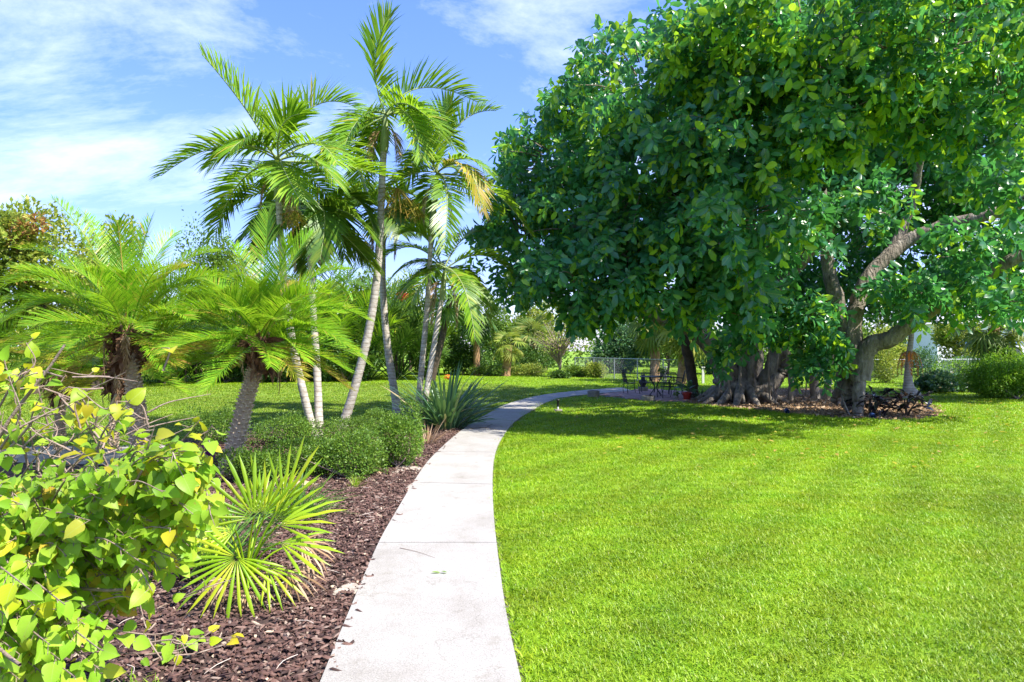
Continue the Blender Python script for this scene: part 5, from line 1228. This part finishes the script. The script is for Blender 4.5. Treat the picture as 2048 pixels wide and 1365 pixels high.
tree('background_tree', 'bluish green tree behind the fence directly above the patio table', 1335, 47, 648, 140, 'bg_blue', 8000, .2, low=.05)
tree('background_tree', 'dark blue-green tree behind the fence beside the fig trunk', 1425, 46, 655, 110, 'bg_blue', 6000, .2, low=.05)
tree('background_tree', 'mid green bushy tree between the strap-leaved clump and the brown cabbage palm trunk', 875, 46, 628, 110, 'bg_green', 7000, .2, low=.05)
tree('background_tree', 'dark green bushy tree right of the brown upright cabbage palm', 1000, 52, 610, 120, 'bg_green', 7000, .2, low=.05)
tree('background_tree', 'yellowish tree crown seen beneath the left side of the fig tree', 1090, 55, 600, 150, 'bg_light', 6500, .22, low=.2)
tree('background_tree', 'pale yellow-green tree behind the curved small palm at the right', 1775, 42, 660, 120, 'bg_light', 6000, .18, low=.1)
tree('background_tree', 'bright yellow-green tree in front of the pale house', 1915, 44, 650, 85, 'bg_light', 5200, .18, low=.35)
tree('background_tree', 'small bright round tree right of the yellow-green one, against the house wall', 1957, 46, 672, 34, 'bg_light', 1600, .17, low=.5)
tree('background_tree', 'mid green tree filling the gap behind the fig trunks', 1620, 44, 640, 190, 'bg_green', 9000, .2, low=.05)
tree('background_tree', 'mid green tree at the back between the fig prop trunk and the curved small palm', 1700, 50, 640, 150, 'bg_green', 6000, .2, low=.05)
tree('background_tree', 'tall loose tree far behind the lawn between the tall palm trunks', 700, 48, 520, 130, 'bg_green', 6500, .2, low=.2)
tree('background_tree', 'loose light green tree far behind the far bending palm', 820, 52, 560, 120, 'bg_light', 5500, .2, low=.2)
tree('background_tree', 'light feathery tree top above the clumping palms at left', 420, 40, 470, 150, 'bg_green', 7000, .18, low=.1)
tree('background_tree', 'broad tree behind the clumping palms left of the twin trunks', 540, 42, 500, 160, 'bg_green', 7500, .2, low=.1)

def bgshrub(label, px, py, w, top, mat, n=2400, size=.1, Y=None): return shrub(label, px, py, w, top, n, mat, size, 'garden_shrub', 'shrubs at the back of the garden', 'shrub', Y, .7)
bgshrub('low light green shrub at the lawn edge left of the pale-barked palm', 985, 753, 70, 733, 'bg_green')
bgshrub('low pinkish green shrub along the lawn edge right of the pale-barked palm', 1050, 753, 80, 732, 'bg_light')
bgshrub('small dark mound at the foot of the bare pale shrub', 1118, 759, 32, 744, 'bg_dark', 1200)
bgshrub('yellow-green shrub by the left end of the chain-link fence', 1190, 757, 46, 728, 'bg_light', 1800)
bgshrub('low bright shrub between the bare pale shrub and the fence end', 1155, 756, 50, 735, 'bg_green', 1800)
bgshrub('dark shrub in the border behind the pale-barked palm', 1060, 748, 110, 700, 'bg_dark', 4000, .12)
bgshrub('dark green shrub in front of the leaning dark palm trunk', 925, 752, 70, 690, 'bg_dark', 3400, .12)
bgshrub('light green bushy shrub behind the tall palm trunks at the lawn edge', 850, 757, 70, 660, 'bg_green', 4200, .12)
bgshrub('dark shrub filling the shade at the left lawn edge below the palms', 450, 766, 120, 690, 'bg_dark', 5200, .12)
bgshrub('dark shrub at the lawn edge below the lighter clumping palm', 690, 765, 130, 685, 'bg_dark', 5200, .12)
bgshrub('dark shrub at the lawn edge behind the leaning date palm', 570, 766, 130, 690, 'bg_dark', 5200, .12)
bgshrub('dark green shrub at the back left lawn edge behind the large date palm', 320, 767, 140, 680, 'bg_green', 5200, .12)
bgshrub('green shrub at the back of the lawn near the left edge of the photo', 150, 775, 170, 670, 'bg_green', 6000, .12)
bgshrub('spiky low green shrub on the right lawn between the small palm and the hedge', 1897, 786, 95, 752, 'strap', 3600, .13)
bgshrub('clipped green hedge mound at the right edge of the lawn, front one', 2035, 800, 165, 728, 'hedge', 11000, .07)
bgshrub('taller clipped hedge mound behind the front one at the right edge', 2040, 782, 150, 704, 'hedge', 9000, .075)
bgshrub('loose grey-green shrub behind the fence at the right', 1945, 758, 60, 718, 'bg_blue', 2600)
bgshrub('thin-stemmed shrub to the left of the curved small palm', 1775, 768, 70, 700, 'bg_light', 1500)
bgshrub('narrow-leaved shrub to the right of the curved small palm', 1858, 770, 60, 700, 'bg_blue', 1500)

# small palm with swollen curved trunk
cpb = gp(1822, 798); cp = thing('curved_palm', 'small palm with pale curved trunk swollen at the base and orange dead fronds', 'palm', cpb)
Yc = cpb[1]
Q = curve([cpb - [0, 0, .05], at(1817, 770, Yc), at(1816, 730, Yc), at(1822, 680, Yc), at(1824, 640, Yc)], 26)
mb = MB(); mb.add(*tube(Q, np.interp(np.linspace(0, 1, 26), [0, .1, .22, .45, 1], [.4, .34, .17, .1, .075]), 12, wob=.03)); mb.build('trunk', M['palm_trunk'], cp)
ct = Q[-1]
for k in range(13):
    a = k * 2.4; h = np.array([math.cos(a), math.sin(a), 0]); e = math.radians(70 - k * 7); l = 1.7
    frond(ct, ct + (h * math.cos(e) + np.array([0, 0, math.sin(e)])) * l * .6, ct + h * l * .8 + np.array([0, 0, l * (.5 * math.sin(e) - .4)]), 24, .45, .035, 60, 30, 20, .3, 0, .15, .018, 2).build('frond', [M['palm'], M['shaft']], cp)
for k in range(5):
    a = k * 1.3 + .4; h = np.array([math.cos(a), math.sin(a), 0]); s = Q[16]
    frond(s, s + h * .35, s + h * .4 - [0, 0, .85], 16, .22, .03, 40, 20, 5, .5, 0, .15, .015, 2).build('dead_frond', [M['orange'], M['dry']], cp)

# pale house beyond the right fence
hb = at(2010, 760, 62) * [1, 1, 0]; hs = thing('house', 'pale stucco house with a blue band behind the trees at the right edge', 'building', hb)
x0, x1 = at(1875, 0, 62)[0], at(2160, 0, 62)[0]; zt = H + (HY - 648) / F * 62
mb = MB(); box(mb, ((x0 + x1) / 2, 65, zt / 2), (x1 - x0, 6, zt)); mb.build('wall', M['lav'], hs, smooth=False)
mb = MB(); box(mb, ((x0 + x1) / 2, 61.95, H + 14 / F * 62), (x1 - x0, .09, .12)); mb.build('blue_band', M['blue'], hs, smooth=False)
mb = MB(); rv_ = np.array([[x0 - .4, 61.5, zt], [x1 + .4, 61.5, zt], [x1 + .4, 68.5, zt], [x0 - .4, 68.5, zt], [x0 + 2.5, 65, zt + 1.3], [x1 - 2.5, 65, zt + 1.3]])
mb.add(rv_, [[0, 1, 5, 4], [2, 3, 4, 5]]); mb.add(rv_, [[1, 2, 5], [3, 0, 4]]); mb.add(rv_, [[0, 3, 2, 1]]); mb.build('roof', M['roof'], hs, smooth=False)
for px, py, w, h in ((1978, 707, .7, .9), (2030, 706, 1.2, .9), (1920, 668, 1.2, .9), (2030, 668, 1.4, .9)):
    c = at(px, py, 61.98); mb = MB(); box(mb, c, (w, .1, h)); o = mb.build('window', M['glass'], hs, smooth=False)
    mb = MB()
    for dx, dz, sx, sz in ((0, h / 2 + .04, w + .16, .08), (0, -h / 2 - .04, w + .16, .08), (-w / 2 - .04, 0, .08, h), (w / 2 + .04, 0, .08, h)): box(mb, c + [dx, -.03, dz], (sx, .1, sz))
    f_ = mb.build('frame', M['white'], smooth=False); f_.parent = o
sb = gp(1914, 756); sh = thing('utility_box', 'white box with a sloping lid behind the spiky shrub at the right', 'box', sb)
mb = MB(); box(mb, sb + [0, .5, .5], (.75, .9, 1.0)); mb.build('body', M['white'], sh, smooth=False)
mb = MB(); box(mb, sb + [.15, .5, 1.03], (1.3, 1.0, .07)); mb.build('lid', M['white'], sh, smooth=False)

# far wood closing the view
mb = MB()
for x in np.arange(-75, 78, 3.4):
    mb.add(*blob([x + U(-1, 1), U(66, 76), 2.0], [3.6, 2.5, U(3.0, 5.0) * (.8 if x > 20 else 1)], 1100, .42, LEAF_TINY, .3, .25))
tag(mb.build('far_wood', M['bg_green']), 'low line of distant greenery closing the view beyond the gardens', 'woods', kind='stuff')

# ------------------------------------------------------------------ odds and ends on the path and lawn
c = gp(878, 1147, ZT) + [0, 0, .004]
v, f = place(*LEAF_OVAL_HI, frames(np.array([[1., .2, 0.0], [.9, -.15, 0]]), np.array([[0, 0, 1.], [0, .1, 1]])), np.array([[.05, .07, .03], [.05, .05, .03]]), np.array([c - [.06, .01, 0], c + [.01, 0, .004]]) + [0, 0, .008])
tag(MB().add(v, f).build('fallen_leaf', M['palm']), 'small crumpled green leaf lying on the near path slab', 'leaf')
a, b = gp(800, 1097, ZT), gp(870, 1117, ZT)
tag(MB().add(*tube(curve([a + [0, 0, .004], (a + b) / 2 + [.01, .01, .006], b + [0, 0, .004]], 8), np.linspace(.0028, .001, 8), 5)).build('fallen_twig', M['twig']), 'thin dry twig lying on the path next to the nearest joint', 'twig')
a, b = gp(775, 1068, ZT), gp(784, 1071, ZT)
mb = MB(); a3 = gp(940, 858, ZT); b3 = gp(1000, 862, ZT)
mb.add(*tube(curve([a3 + [0, 0, .006], (a3 + b3) / 2 + [0, .1, .03], b3 + [0, 0, .008]], 10), np.linspace(.009, .003, 10), 5)); mb.add(*tube(curve([(a3 + b3) / 2 + [0, .1, .03], gp(985, 850, ZT) + [0, 0, .02]], 5), .004, 4))
tag(mb.build('fallen_frond_stalk', M['dark_trunk']), 'forked dark palm stalk fallen across the path by the strap-leaved clump', 'twig')
for px, py in ((1300, 0),): pass
